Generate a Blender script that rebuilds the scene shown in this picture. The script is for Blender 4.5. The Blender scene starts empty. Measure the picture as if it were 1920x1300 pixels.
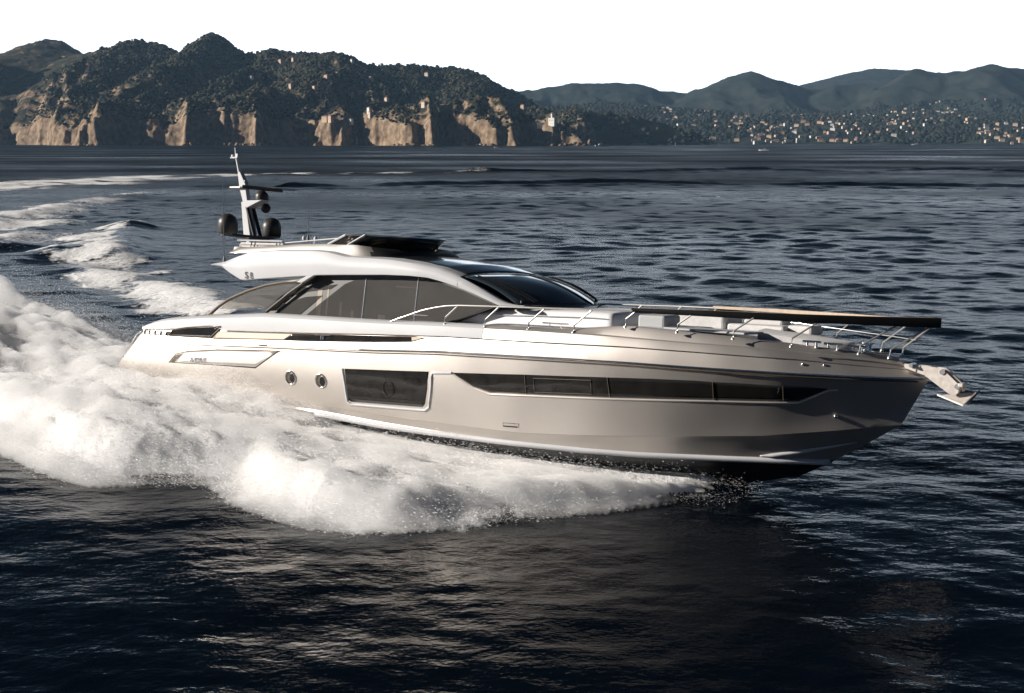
import bpy, bmesh, math, random
import numpy as np
from mathutils import Vector, Matrix

random.seed(7)
rng = np.random.default_rng(11)
R = math.radians
sc = bpy.context.scene
col = sc.collection

# ------------------------------------------------------------------ camera
CAM_H = 7.97
cam = bpy.data.cameras.new("camera")
camo = bpy.data.objects.new("camera", cam)
col.objects.link(camo)
camo.location = (0, 0, CAM_H)
camo.rotation_euler = (R(90) - math.atan(384 / 2150), 0, 0)
cam.sensor_width = 36
cam.lens = 36 * 2150 / 1920
cam.clip_start = 0.5
cam.clip_end = 30000
sc.camera = camo

# ------------------------------------------------------------------ sun and sky
SUN_EL, SUN_AZ = R(20), R(182)          # azimuth measured from +X (right) towards +Y (away)
S = Vector((math.cos(SUN_EL) * math.cos(SUN_AZ), math.cos(SUN_EL) * math.sin(SUN_AZ), math.sin(SUN_EL)))
sun = bpy.data.lights.new("sun", 'SUN')
sun.energy = 5.0
sun.angle = R(0.5)
sun.color = (1.0, 0.93, 0.85)
suno = bpy.data.objects.new("sun", sun)
col.objects.link(suno)
suno.rotation_euler = (-S).to_track_quat('-Z', 'Y').to_euler()

world = bpy.data.worlds.new("World")
sc.world = world
world.use_nodes = True
nt = world.node_tree
nt.nodes.clear()
def wn(t, **k):
    n = nt.nodes.new(t)
    for a, b in k.items(): setattr(n, a, b)
    return n
out = wn('ShaderNodeOutputWorld')
sky = wn('ShaderNodeTexSky')
sky.sky_type = 'NISHITA'
sky.sun_disc = False
sky.sun_elevation = SUN_EL
sky.sun_rotation = math.atan2(S.x, S.y)
sky.air_density = 0.2
sky.dust_density = 0.0
sky.ozone_density = 1.0
sky.altitude = 9000
bg = wn('ShaderNodeBackground'); bg.inputs[1].default_value = 0.05
nt.links.new(sky.outputs[0], bg.inputs[0])
# bright white band put into the sky low over the land beyond the bay
tc = wn('ShaderNodeTexCoord'); sep = wn('ShaderNodeSeparateXYZ')
nt.links.new(tc.outputs['Generated'], sep.inputs[0])
m1 = wn('ShaderNodeMapRange', interpolation_type='SMOOTHSTEP')
for i, v in ((1, .118), (2, .145), (3, 1.0), (4, 0.0)): m1.inputs[i].default_value = v
nt.links.new(sep.outputs['Z'], m1.inputs[0])
m2 = wn('ShaderNodeMapRange', interpolation_type='SMOOTHSTEP')
for i, v in ((1, .70), (2, .88), (3, 0.0), (4, 1.0)): m2.inputs[i].default_value = v
nt.links.new(sep.outputs['Y'], m2.inputs[0])
mm = wn('ShaderNodeMath', operation='MULTIPLY')
nt.links.new(m1.outputs[0], mm.inputs[0]); nt.links.new(m2.outputs[0], mm.inputs[1])
ms = wn('ShaderNodeMath', operation='MULTIPLY'); ms.inputs[1].default_value = 1.0
nt.links.new(mm.outputs[0], ms.inputs[0])
bg2 = wn('ShaderNodeBackground'); bg2.inputs[0].default_value = (1, 1, 1, 1)
nt.links.new(ms.outputs[0], bg2.inputs[1])
# softer blue sky glow added to light the far water, fading upwards
m3 = wn('ShaderNodeMapRange', interpolation_type='SMOOTHSTEP')
for i, v in ((1, .05), (2, .34), (3, .235), (4, 0.0)): m3.inputs[i].default_value = v
nt.links.new(sep.outputs['Z'], m3.inputs[0])
m4 = wn('ShaderNodeMapRange', interpolation_type='SMOOTHSTEP')
for i, v in ((1, .05), (2, .6), (3, 0.0), (4, 1.0)): m4.inputs[i].default_value = v
nt.links.new(sep.outputs['Y'], m4.inputs[0])
m5 = wn('ShaderNodeMath', operation='MULTIPLY')
nt.links.new(m3.outputs[0], m5.inputs[0]); nt.links.new(m4.outputs[0], m5.inputs[1])
bg3 = wn('ShaderNodeBackground'); bg3.inputs[0].default_value = (.40, .72, 1.0, 1)
nt.links.new(m5.outputs[0], bg3.inputs[1])
add0 = wn('ShaderNodeAddShader')
nt.links.new(bg2.outputs[0], add0.inputs[0]); nt.links.new(bg3.outputs[0], add0.inputs[1])
add = wn('ShaderNodeAddShader')
nt.links.new(bg.outputs[0], add.inputs[0]); nt.links.new(add0.outputs[0], add.inputs[1])
nt.links.new(add.outputs[0], out.inputs[0])

sc.view_settings.view_transform = 'Standard'
sc.view_settings.look = 'None'
sc.view_settings.exposure = 0.62
sc.view_settings.gamma = 1.0
sc.cycles.max_bounces = 10
sc.cycles.diffuse_bounces = 8
sc.cycles.glossy_bounces = 4
sc.cycles.volume_bounces = 4
sc.cycles.transparent_max_bounces = 12
sc.cycles.use_denoising = True

# ------------------------------------------------------------------ helpers
def tag(o, label=None, cat=None, group=None, kind=None):
    if label: o['label'] = label
    if cat: o['category'] = cat
    if group: o['group'] = group
    if kind: o['kind'] = kind
    return o

def empty(name, loc=(0, 0, 0), parent=None):
    o = bpy.data.objects.new(name, None)
    col.objects.link(o)
    o.location = loc
    o.empty_display_size = .3
    if parent: o.parent = parent
    return o

def mobj(name, verts, faces, mat, parent=None, smooth=None, mats=None, midx=None, solid=None, bevel=None):
    me = bpy.data.meshes.new(name)
    me.from_pydata([tuple(v) for v in verts] if not isinstance(verts, np.ndarray) else verts.tolist(), [], faces if not isinstance(faces, np.ndarray) else faces.tolist())
    if mats:
        for m in mats: me.materials.append(m)
        me.polygons.foreach_set('material_index', np.asarray(midx, dtype=np.int32))
    else:
        me.materials.append(mat)
    bm = bmesh.new(); bm.from_mesh(me)
    bmesh.ops.recalc_face_normals(bm, faces=bm.faces)
    bm.to_mesh(me); bm.free()
    if smooth is not None:
        me.polygons.foreach_set('use_smooth', [True] * len(me.polygons))
        if smooth < 180: me.set_sharp_from_angle(angle=R(smooth))
    me.update()
    o = bpy.data.objects.new(name, me)
    col.objects.link(o)
    if parent: o.parent = parent
    if solid:
        md = o.modifiers.new('solid', 'SOLIDIFY'); md.thickness = solid; md.offset = -1
    if bevel:
        md = o.modifiers.new('bevel', 'BEVEL'); md.width = bevel; md.segments = 2; md.limit_method = 'ANGLE'; md.angle_limit = R(40)
    return o

class MB:
    """collects shapes for one mesh"""
    def __init__(s): s.v = []; s.f = []
    def add(s, v, f):
        k = len(s.v); s.v += [tuple(p) for p in v]; s.f += [tuple(i + k for i in q) for q in f]; return s
    def box(s, lo, hi):
        x0, y0, z0 = lo; x1, y1, z1 = hi
        return s.add([(x0,y0,z0),(x1,y0,z0),(x1,y1,z0),(x0,y1,z0),(x0,y0,z1),(x1,y0,z1),(x1,y1,z1),(x0,y1,z1)],
              [(0,3,2,1),(4,5,6,7),(0,1,5,4),(1,2,6,5),(2,3,7,6),(3,0,4,7)])
    def tube(s, pts, r, n=8, r1=None):
        P = [Vector(p) for p in pts]; rings = []
        up = Vector((0, 0, 1))
        for i, p in enumerate(P):
            d = ((P[min(i+1, len(P)-1)] - P[max(i-1, 0)])).normalized()
            a = d.cross(up if abs(d.z) < .95 else Vector((0, 1, 0))).normalized(); b = a.cross(d)
            rr = r if r1 is None else r + (r1 - r) * i / (len(P) - 1)
            rings.append([p + (a * math.cos(2*math.pi*k/n) + b * math.sin(2*math.pi*k/n)) * rr for k in range(n)])
        v = [q for rg_ in rings for q in rg_]; f = []
        for i in range(len(P) - 1):
            for k in range(n): f.append((i*n+k, i*n+(k+1)%n, (i+1)*n+(k+1)%n, (i+1)*n+k))
        f.append(tuple(range(n-1, -1, -1))); f.append(tuple((len(P)-1)*n + k for k in range(n)))
        return s.add(v, f)
    def lathe(s, prof, c, n=16, axis=None):
        """prof: (radius, height) from bottom to top"""
        M = Matrix.Identity(3) if axis is None else Vector((0,0,1)).rotation_difference(Vector(axis)).to_matrix()
        v = []; f = []
        for r, z in prof:
            for k in range(n):
                v.append(Vector(c) + M @ Vector((r*math.cos(2*math.pi*k/n), r*math.sin(2*math.pi*k/n), z)))
        for i in range(len(prof)-1):
            for k in range(n): f.append((i*n+k, i*n+(k+1)%n, (i+1)*n+(k+1)%n, (i+1)*n+k))
        f.append(tuple(range(n-1,-1,-1))); f.append(tuple((len(prof)-1)*n+k for k in range(n)))
        return s.add(v, f)
    def prism(s, poly, d):
        """polygon of 3D points thickened along vector d, centred on the polygon"""
        d = Vector(d); n = len(poly)
        v = [Vector(p) - d/2 for p in poly] + [Vector(p) + d/2 for p in poly]
        f = [tuple(range(n-1,-1,-1)), tuple(range(n, 2*n))] + [(i, (i+1)%n, n+(i+1)%n, n+i) for i in range(n)]
        return s.add(v, f)
    def grid(s, rows):
        m = len(rows[0]); v = [p for r in rows for p in r]
        f = [(i*m+j, i*m+j+1, (i+1)*m+j+1, (i+1)*m+j) for i in range(len(rows)-1) for j in range(m-1)]
        return s.add(v, f)
    def build(s, name, mat, parent=None, **k): return mobj(name, s.v, s.f, mat, parent, **k)

def principled(name, base, rough=.5, metal=0., coat=0., spec=.5, ior=1.5, alpha=1, trans=0.):
    m = bpy.data.materials.new(name); m.use_nodes = True
    p = m.node_tree.nodes['Principled BSDF']
    p.inputs['Base Color'].default_value = (*base, 1)
    p.inputs['Roughness'].default_value = rough
    p.inputs['Metallic'].default_value = metal
    p.inputs['Coat Weight'].default_value = coat
    p.inputs['Coat Roughness'].default_value = .06
    p.inputs['IOR'].default_value = ior
    p.inputs['Specular IOR Level'].default_value = spec
    p.inputs['Transmission Weight'].default_value = trans
    return m
def nodes_of(m): return m.node_tree.nodes, m.node_tree.links, m.node_tree.nodes['Principled BSDF']
def noise_vary(m, scale, lo, hi, detail=4, rough=None, coord='Object', stretch=None, bump=0, bdist=.02):
    """base colour wanders between two tones; optional roughness range and bump"""
    N, L, p = nodes_of(m)
    t = N.new('ShaderNodeTexCoord'); mp = N.new('ShaderNodeMapping'); L.new(t.outputs[coord], mp.inputs[0])
    if stretch: mp.inputs['Scale'].default_value = stretch
    n = N.new('ShaderNodeTexNoise'); n.inputs['Scale'].default_value = scale; n.inputs['Detail'].default_value = detail
    L.new(mp.outputs[0], n.inputs['Vector'])
    r = N.new('ShaderNodeValToRGB'); r.color_ramp.elements[0].position = .3; r.color_ramp.elements[1].position = .7
    r.color_ramp.elements[0].color = (*lo, 1); r.color_ramp.elements[1].color = (*hi, 1)
    L.new(n.outputs[0], r.inputs[0]); L.new(r.outputs[0], p.inputs['Base Color'])
    if rough:
        mr = N.new('ShaderNodeMapRange'); mr.inputs[3].default_value, mr.inputs[4].default_value = rough
        L.new(n.outputs[0], mr.inputs[0]); L.new(mr.outputs[0], p.inputs['Roughness'])
    if bump:
        b = N.new('ShaderNodeBump'); b.inputs['Strength'].default_value = bump; b.inputs['Distance'].default_value = bdist
        L.new(n.outputs[0], b.inputs['Height']); L.new(b.outputs[0], p.inputs['Normal'])
    return m

M_hull = noise_vary(principled('champagne hull paint', (.58,.52,.46), .40, .86, .10), .6, (.62,.575,.53), (.68,.635,.59), rough=(.44,.52))
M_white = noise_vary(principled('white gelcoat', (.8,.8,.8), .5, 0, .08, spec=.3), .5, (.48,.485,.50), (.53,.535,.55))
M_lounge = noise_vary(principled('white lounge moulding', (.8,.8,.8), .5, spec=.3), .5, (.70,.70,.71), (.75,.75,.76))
M_bottom = principled('black bottom paint', (.012,.012,.014), .45)
M_grey = principled('grey metallic paint', (.15,.14,.13), .45, .3, .1)
M_dark = principled('dark visor and coaming shade', (.012,.013,.015), .5, spec=.25)
M_glass = noise_vary(principled('tinted glass', (.03,.028,.026), .04), 3, (.014,.013,.012), (.024,.022,.020), rough=(.03,.05))
M_pane = noise_vary(principled('tinted salted glass', (.07,.065,.06), .09), 1.2, (.075,.071,.066), (.095,.09,.083), rough=(.08,.12))
M_pane.node_tree.nodes['Principled BSDF'].inputs['Alpha'].default_value = .62
M_curtain = principled('beige curtain', (.42,.37,.31), .9)
M_black = principled('black trim', (.006,.006,.007), .5)
M_rail = principled('polished rail steel', (.60,.585,.56), .28, .7)
M_chrome = principled('stainless steel', (.75,.74,.72), .16, 1.0)
M_recess_shade = principled('tan recess shade', (.25,.195,.14), .5, .1)
M_tandark = principled('bronze trim', (.10,.075,.05), .45, .2)
M_cush = noise_vary(principled('pale cushion fabric', (.6,.59,.58), .8), 8, (.52,.515,.51), (.62,.61,.60))
M_teak = noise_vary(principled('teak', (.34,.23,.14), .6), 3, (.28,.19,.115), (.40,.28,.18), stretch=(1, 12, 1))
M_rubber = principled('black rubber', (.012,.012,.012), .7)
M_dome = principled('black satin dome', (.035,.033,.031), .42)
M_galv = noise_vary(principled('galvanised steel', (.62,.58,.53), .45, .2), 9, (.50,.45,.40), (.68,.64,.60))

HAZE = 3.2e-5
N_DROPS = 700000
MIST = 3.6
N_TOWN = 300
M_smoke = principled('smoked clear glass', (.55,.52,.48), .05, trans=.85, ior=1.02)
M_roofglass = principled('roof glass', (.03,.034,.038), .10, coat=.3)
M_wsglass = principled('windscreen glass', (.025,.036,.047), .07)
M_antenna = principled('grey antenna', (.12,.12,.12), .5)
M_greysoft = principled('grey vinyl', (.35,.36,.37), .6)
M_capdark = principled('dark capping lacquer', (.006,.006,.006), .5, spec=.2)
M_teaklight = noise_vary(principled('pale teak capping', (.45,.35,.26), .6), 3, (.38,.29,.21), (.48,.38,.28), stretch=(1, 12, 1))

# ---- measured outlines (yacht coordinates unless they lie on the water or the land)
T = {
 'big_window': [[-1.913,-2.735,1.485],[-0.931,-2.741,1.535],[-0.02,-2.743,1.579],[0.858,-2.742,1.628],[0.784,-2.69,1.177],[0.672,-2.615,0.785],[0.578,-2.598,0.7],[-0.314,-2.6,0.669],[-1.032,-2.588,0.642],[-1.809,-2.572,0.609],[-1.884,-2.583,0.652],[-1.885,-2.681,1.083]],
 'big_lip': [[-1.987,-2.735,1.487],[-1.936,-2.675,1.05],[-1.932,-2.57,0.604],[-1.824,-2.553,0.535],[-1.046,-2.568,0.562],[-0.328,-2.579,0.584],[0.648,-2.576,0.617],[0.785,-2.595,0.713],[0.899,-2.689,1.187],[0.955,-2.738,1.603],[1.555,-2.731,1.65]],
 'long_window': [[1.555,-2.731,1.657],[2.611,-2.701,1.713],[3.64,-2.668,1.772],[4.691,-2.571,1.816],[5.738,-2.464,1.864],[6.748,-2.307,1.907],[7.695,-2.113,1.931],[8.104,-2.006,1.927],[8.809,-1.79,1.932],[9.536,-1.537,1.929],[10.054,-1.254,1.919],[10.391,-1.067,1.905],[10.153,-1.106,1.777],[9.914,-1.149,1.654],[9.773,-1.181,1.591],[8.963,-1.509,1.548],[8.06,-1.798,1.512],[7.629,-1.92,1.49],[6.686,-2.139,1.44],[5.752,-2.324,1.395],[4.721,-2.466,1.348],[3.639,-2.59,1.301],[2.647,-2.636,1.253],[2.166,-2.673,1.363]],
 'long_lip': [[1.57,-2.726,1.605],[2.163,-2.667,1.323],[2.644,-2.629,1.213],[3.636,-2.583,1.265],[4.717,-2.458,1.312],[5.748,-2.313,1.36],[6.682,-2.127,1.407],[7.624,-1.905,1.456],[8.054,-1.781,1.477],[8.958,-1.491,1.513],[9.768,-1.16,1.554],[9.93,-1.122,1.624],[10.17,-1.082,1.754],[10.407,-1.039,1.876],[10.548,-0.97,1.883]],
 'mullion0': [[3.639,-2.667,1.768],[3.653,-2.59,1.308]],
 'mullion1': [[5.737,-2.462,1.858],[5.753,-2.326,1.402]],
 'mullion2': [[8.109,-2.002,1.922],[8.061,-1.801,1.518]],
 'mullion3': [[9.535,-1.533,1.923],[9.488,-1.324,1.588]],
 'sash': [[3.862,-2.639,1.703],[5.327,-2.49,1.764],[5.324,-2.411,1.438],[3.881,-2.577,1.371]],
 'port_a': [[-3.91,-2.66,1.077],[-3.846,-2.661,1.075]],
 'port_b': [[-2.791,-2.676,1.087],[-2.734,-2.675,1.082]],
 'vent': [[2.944,-2.483,0.535],[3.366,-2.448,0.55],[3.342,-2.431,0.469],[2.951,-2.466,0.457]],
 'trap_out': [[-8.956,-2.575,1.11],[-8.624,-2.594,1.405],[-8.08,-2.608,1.522],[-6.812,-2.652,1.658],[-5.416,-2.693,1.74],[-4.215,-2.716,1.795],[-4.412,-2.711,1.708],[-5.244,-2.667,1.229],[-6.968,-2.634,1.186]],
 'trap_in': [[-8.628,-2.588,1.151],[-8.24,-2.607,1.425],[-7.934,-2.616,1.486],[-6.823,-2.654,1.607],[-5.521,-2.691,1.681],[-4.453,-2.71,1.719],[-5.217,-2.674,1.284],[-6.965,-2.637,1.217]],
 'trap_text': [[-7.931,-2.615,1.267],[-7.049,-2.643,1.303]],
 'aft_glass': [[-9.055,-2.474,1.91],[-8.903,-2.446,2.069],[-8.25,-2.47,2.172],[-6.727,-2.594,2.31],[-7.145,-2.568,1.97]],
 'aft_open': [[-10.269,-2.384,2.002],[-9.043,-2.446,2.029],[-9.127,-2.472,1.898],[-10.196,-2.423,1.87]],
 'shade_panel': [[-7.091,-2.576,1.935],[-6.827,-2.541,2.173],[-4.917,-2.585,2.251],[-2.705,-2.631,2.337],[-1.04,-2.643,2.405],[0.213,-2.642,2.462],[0.689,-2.645,2.465],[0.289,-2.669,2.347],[-0.305,-2.676,2.289],[-2.47,-2.677,2.162],[-4.862,-2.634,2.049]],
 'side_glass': [[-4.225,-2.645,2.083],[-3.906,-2.609,2.277],[-2.132,-2.642,2.351],[0.216,-2.645,2.449],[0.24,-2.671,2.337],[-1.006,-2.678,2.25],[-2.855,-2.67,2.144]],
 'stripe_a': [[-3.218,-2.429,0.21],[-1.142,-2.438,0.12],[0.593,-2.415,0.1],[2.191,-2.346,0.093],[3.659,-2.212,0.092],[4.992,-1.971,0.089],[6.229,-1.645,0.101],[7.402,-1.273,0.139],[8.643,-0.829,0.178],[9.612,-0.402,0.205],[10.205,-0.052,0.209]],
 'stripe_b': [[8.813,-0.783,0.223],[9.094,-0.704,0.295],[9.97,-0.421,0.491],[10.786,-0.112,0.669]],
 'fairlead': [[10.454,-0.679,1.278]],
 'cabin': [[-5.44,-2.119,2.71],[-5.01,-2.13,2.613],[-3.371,-2.125,2.658],[-1.895,-2.119,2.71],[-0.125,-2.114,2.753],[0.861,-2.11,2.781],[2.388,-2.045,3.325],[1.838,-2.021,3.523],[1.295,-2.0,3.7],[0.54,-1.979,3.874],[0.122,-1.971,3.941],[-0.525,-1.967,3.974],[-1.293,-1.967,3.976],[-2.716,-1.972,3.93],[-3.697,-1.978,3.883]],
 'pane_strip': [[-4.61,-2.053,3.258],[-4.162,-2.022,3.513],[-2.87,-2.005,3.658],[-3.102,-2.021,3.526],[-3.871,-2.032,3.429]],
 'pane_tri': [[-5.018,-2.089,2.956],[-3.988,-2.052,3.27],[-3.366,-2.044,3.334],[-4.138,-2.112,2.77],[-4.984,-2.117,2.722]],
 'pane_main_a': [[-4.042,-2.125,2.658],[-3.432,-2.071,3.105],[-2.937,-2.031,3.446],[-2.605,-2.003,3.675],[-2.228,-1.987,3.81],[-1.881,-1.981,3.858],[-1.896,-2.118,2.717]],
 'pane_main_b': [[-1.877,-2.118,2.718],[-1.854,-1.98,3.866],[-1.593,-1.975,3.907],[-1.287,-1.972,3.932],[-0.522,-1.971,3.944],[-0.136,-1.972,3.932],[-0.152,-2.112,2.765]],
 'pane_main_c': [[-0.126,-2.112,2.766],[-0.101,-1.972,3.93],[0.126,-1.975,3.907],[0.544,-1.983,3.84],[1.3,-2.005,3.66],[1.842,-2.025,3.491],[2.339,-2.044,3.336],[0.859,-2.109,2.794]],
 'cockpit_frame': [[-7.574,-2.291,2.572],[-7.193,-2.258,2.854],[-6.788,-2.229,3.088],[-6.071,-2.198,3.348],[-5.381,-2.176,3.533],[-4.656,-2.162,3.65],[-4.16,-2.155,3.704],[-3.589,-2.136,3.87],[-4.416,-2.194,3.385],[-5.253,-2.264,2.798],[-5.3,-2.277,2.691]],
 'cockpit_glass': [[-7.139,-2.266,2.787],[-6.779,-2.237,3.027],[-6.064,-2.204,3.302],[-5.374,-2.181,3.488],[-4.809,-2.171,3.577],[-4.191,-2.163,3.644],[-4.708,-2.204,3.299],[-5.25,-2.25,2.918]],
 'strut': [[-3.709,-2.28,3.858],[-3.417,-2.28,3.889],[-3.881,-2.28,3.656],[-4.08,-2.28,3.677]],
 'roof_top': [[-7.558,-2.17,4.079],[-7.071,-2.17,4.146],[-6.551,-2.17,4.313],[-6.018,-2.17,4.447],[-5.017,-2.17,4.509],[-3.614,-2.17,4.539],[-3.09,-2.17,4.512],[-2.441,-2.17,4.406],[-1.372,-2.17,4.382],[-0.834,-2.17,4.362],[-0.08,-2.17,4.287],[0.643,-2.131,4.186],[1.11,-2.103,4.054],[1.492,-2.08,3.907],[1.965,-2.052,3.707],[2.477,-2.021,3.473],[2.675,-2.009,3.403],[2.931,-1.994,3.37]],
 'roof_bot': [[-7.447,-2.25,4.034],[-7.092,-2.25,4.014],[-6.87,-2.25,3.883],[-6.366,-2.25,3.67],[-6.194,-2.25,3.652],[-4.634,-2.25,3.783],[-3.796,-2.25,3.848],[-3.425,-2.25,3.882],[-2.469,-2.25,3.921],[-1.059,-2.25,3.968],[-0.301,-2.25,3.972],[0.321,-2.231,3.946],[0.711,-2.207,3.872],[1.414,-2.165,3.699],[1.76,-2.144,3.587],[2.15,-2.121,3.446],[2.458,-2.103,3.336],[2.684,-2.089,3.32]],
 'logo': [[-6.111,-2.25,3.763],[-5.815,-2.25,3.795]],
 'coam_top': [[-7.166,-1.85,4.445],[-6.83,-1.85,4.575],[-6.139,-1.85,4.615],[-4.257,-1.85,4.727],[-3.388,-1.85,4.746],[-3.116,-1.85,4.729],[-2.714,-1.85,4.73],[-2.15,-1.85,4.747]],
 'coam_bot': [[-7.081,-1.9,4.43],[-6.298,-1.9,4.447],[-5.285,-1.9,4.51],[-3.866,-1.9,4.541],[-3.336,-1.9,4.513],[-2.679,-1.9,4.406],[-1.91,-1.9,4.389],[-1.217,-1.9,4.4]],
 'fly_glass': [[-3.392,-1.802,4.726],[-2.925,-1.706,4.998],[-1.763,-1.703,5.007],[-2.198,-1.794,4.748]],
 'fly_strut_a': [[-3.335,-1.8,4.727],[-2.823,-1.8,5.003]],
 'fly_strut_b': [[-2.21,-1.78,4.756],[-1.681,-1.78,5.005]],
 'white_seat': [[-7.083,-1.55,4.727],[-5.282,-1.55,4.774],[-5.279,-1.55,4.638],[-7.058,-1.55,4.587]],
 'fly_rail': [[-5.233,-1.6,4.743],[-4.114,-1.6,4.837],[-3.132,-1.6,4.912]],
 'mast_panel': [[-8.567,0.0,6.006],[-8.369,0.0,6.006],[-8.149,0.0,4.972],[-8.439,-0.0,4.968]],
 'mast_upper': [[-8.809,0.0,6.898],[-8.716,-0.0,6.946],[-8.475,-0.0,6.565],[-8.369,0.0,6.006],[-8.567,0.0,6.006],[-8.729,0.0,6.452]],
 'mast_top': [[-9.014,0.0,7.693],[-8.961,0.0,7.395],[-8.809,0.0,6.898]],
 'mast_leg': [[-8.32,0.0,5.858],[-7.951,0.0,4.861]],
 'platform': [[-8.44,0.0,6.039],[-7.613,0.0,6.054],[-8.272,0.0,5.809]],
 'pedestal': [[-7.818,0.0,6.07],[-7.824,0.0,6.298]],
 'radar_bar': [[-8.473,0.0,6.466],[-6.903,0.0,6.357]],
 'disc': [[-7.617,0.0,5.81]],
 'dome_s': [[-8.054,-1.15,5.01],[-8.089,-1.15,5.616]],
 'dome_p': [[-8.485,1.1,4.992],[-8.5,1.1,5.635]],
 'whip_a': [[-7.374,-1.9,4.151],[-7.501,-1.9,6.536]],
 'whip_b': [[-4.458,-1.5,4.82],[-4.434,-1.5,6.189]],
 'brackets': [[-9.079,0.0,7.381],[-8.87,0.0,6.453]],
 'posts': [[1.18,-2.567,2.838],[2.376,-2.556,2.847],[3.594,-2.522,2.846],[4.79,-2.449,2.852],[6.072,-2.343,3.053],[7.277,-2.179,2.993],[8.494,-1.925,2.918],[9.677,-1.56,2.813],[10.939,-0.891,2.703],[11.488,-0.537,2.644]],
 'post_tops': [[1.571,-2.567,3.3],[2.77,-2.545,3.331],[4.039,-2.508,3.354],[5.255,-2.412,3.381],[6.286,-2.315,3.371],[7.566,-2.121,3.362],[8.901,-1.805,3.373],[10.17,-1.303,3.344],[11.626,-0.446,3.346],[12.236,0.0,3.358]],
 'rail': [[-0.533,-2.587,2.797],[-0.052,-2.587,2.959],[0.453,-2.587,3.126],[0.868,-2.587,3.22],[1.196,-2.587,3.275],[1.601,-2.587,3.308],[2.783,-2.565,3.338],[4.05,-2.527,3.361],[5.266,-2.431,3.388],[6.244,-2.341,3.399]],
 'rail_mid': [[0.084,-2.587,3.006],[0.659,-2.587,3.009]],
 'cap': [[6.208,-2.325,3.415],[8.086,-2.016,3.422],[9.82,-1.485,3.41],[11.194,-0.727,3.404],[12.375,0.0,3.411]],
 'sofa_top': [[-0.356,-1.75,2.744],[-0.1,-1.75,2.925],[0.242,-1.75,3.053],[0.751,-1.75,3.147],[1.661,-1.75,3.206],[3.242,-1.75,3.258],[4.731,-1.75,3.294],[5.374,-1.75,3.289]],
 'sofa_base': [[-0.317,-1.8,2.747],[0.717,-1.8,2.737],[3.292,-1.8,2.78],[4.414,-1.8,2.86],[5.484,-1.8,2.998]],
 'bow_items': [[9.956,-1.0,2.615],[10.394,-1.0,2.762],[10.567,-1.0,2.774],[10.971,-1.0,2.71],[10.09,-1.0,2.985]],
 'anchor_arm': [[11.659,0.0,2.502],[12.484,0.0,2.461],[12.873,0.0,2.117],[12.839,0.0,1.955],[12.756,0.0,1.902],[12.645,0.0,1.938],[12.131,0.0,2.284],[11.733,0.0,2.403]],
 'anchor_plate': [[12.397,0.0,1.893],[12.991,0.0,1.748],[13.201,0.0,1.976],[12.756,0.0,1.902]],
 'tender': [[6.207,-0.3,2.907],[7.229,-0.3,3.156],[9.433,-0.3,2.942],[10.17,-0.3,2.798],[9.32,-0.3,2.741]],
 'spray_low': [[5.19,24.62],[4.13,25.13],[2.59,24.24],[0.46,23.62],[-1.23,23.07],[-2.88,22.73],[-4.57,23.52],[-5.89,24.81],[-6.81,26.12],[-7.98,26.25],[-9.63,26.25],[-11.47,27.37],[-12.45,28.85],[-13.02,29.49],[-13.59,29.49]],
 'wash': [[-32.93,83.18],[-38.04,105.1],[-35.3,106.39],[-31.68,94.67],[-23.18,74.14],[-20.08,68.19],[-15.96,63.11],[-14.43,59.76],[-10.99,53.15],[-13.18,49.98],[-17.21,51.52],[-20.58,57.71],[-28.12,72.56],[-34.05,81.2]],
 'trail_1': [[-98.31,209.08],[-95.95,216.87],[-90.42,228.21],[-86.66,247.62],[-78.47,270.61],[-69.95,281.49],[-48.98,295.75],[-22.73,308.79],[-8.75,317.17]],
 'trail_2': [[-52.57,113.4],[-54.35,122.23],[-54.98,130.53],[-56.15,141.17],[-58.14,159.32],[-58.06,177.18],[-57.43,204.18]],
 'trail_3': [[-41.12,92.13],[-43.89,105.1],[-48.93,125.79],[-48.83,138.91],[-48.29,153.68]],
 'ridges_a': [[-37.66,204.18],[-15.99,216.87],[25.23,228.21],[52.67,211.61],[89.34,201.82]],
 'ridges_b': [[-8.67,314.33],[34.09,308.79],[59.58,332.2],[73.32,332.2],[92.53,314.33],[128.32,332.2],[136.36,308.79]],
 'shore': [[-1943.07,4419.11],[-370.11,2524.59],[121.44,2208.84],[599.11,3535.0],[1110.33,2524.59]],
 'ridge_main': [[-2907,3900,432],[-2320,3800,421],[-2038,3900,364],[-1733,4000,331],[-1633,4000,345],[-1577,4000,359],[-1533,4000,345],[-1336,3700,302],[-1153,3500,291],[-1081,3450,307],[-1050,3450,300],[-951,3400,284],[-881,3400,304],[-843,3400,305],[-798,3400,287],[-696,3350,257],[-597,3300,236],[-499,3250,245],[-470,3250,244],[-441,3250,232],[-390,3250,212],[-336,3300,211],[-243,3350,217],[-169,3400,222],[-146,3400,208],[-90,3300,163],[0,3200,123],[56,3100,101],[135,2950,66]],
 'ridge_shade': [[-2739,3300,480],[-2291,3300,523],[-1899,3300,480],[-1617,3150,296],[-1400,2900,94]],
 'spur_1': [[-1081,3400,295],[-1097,3150,224],[-1108,2900,109],[-1098,2650,13]],
 'spur_2': [[-838,3350,296],[-829,3000,187],[-852,2820,132],[-868,2600,59],[-892,2450,10]],
 'spur_3': [[-666,3000,196],[-718,2800,153],[-747,2650,112],[-774,2530,55]],
 'spur_4': [[-544,3000,163],[-591,2650,104],[-616,2500,65],[-624,2440,37]],
 'spur_5': [[-459,2800,103],[-467,2560,55],[-474,2470,31]],
 'promontory': [[-365,2500,46],[-291,2450,56],[-224,2400,74],[-179,2390,94],[-141,2390,98],[-98,2390,102],[-54,2380,91],[-27,2370,74],[5,2360,61],[32,2350,65],[56,2340,54],[80,2330,32],[108,2320,21],[121,2315,11]],
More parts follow.
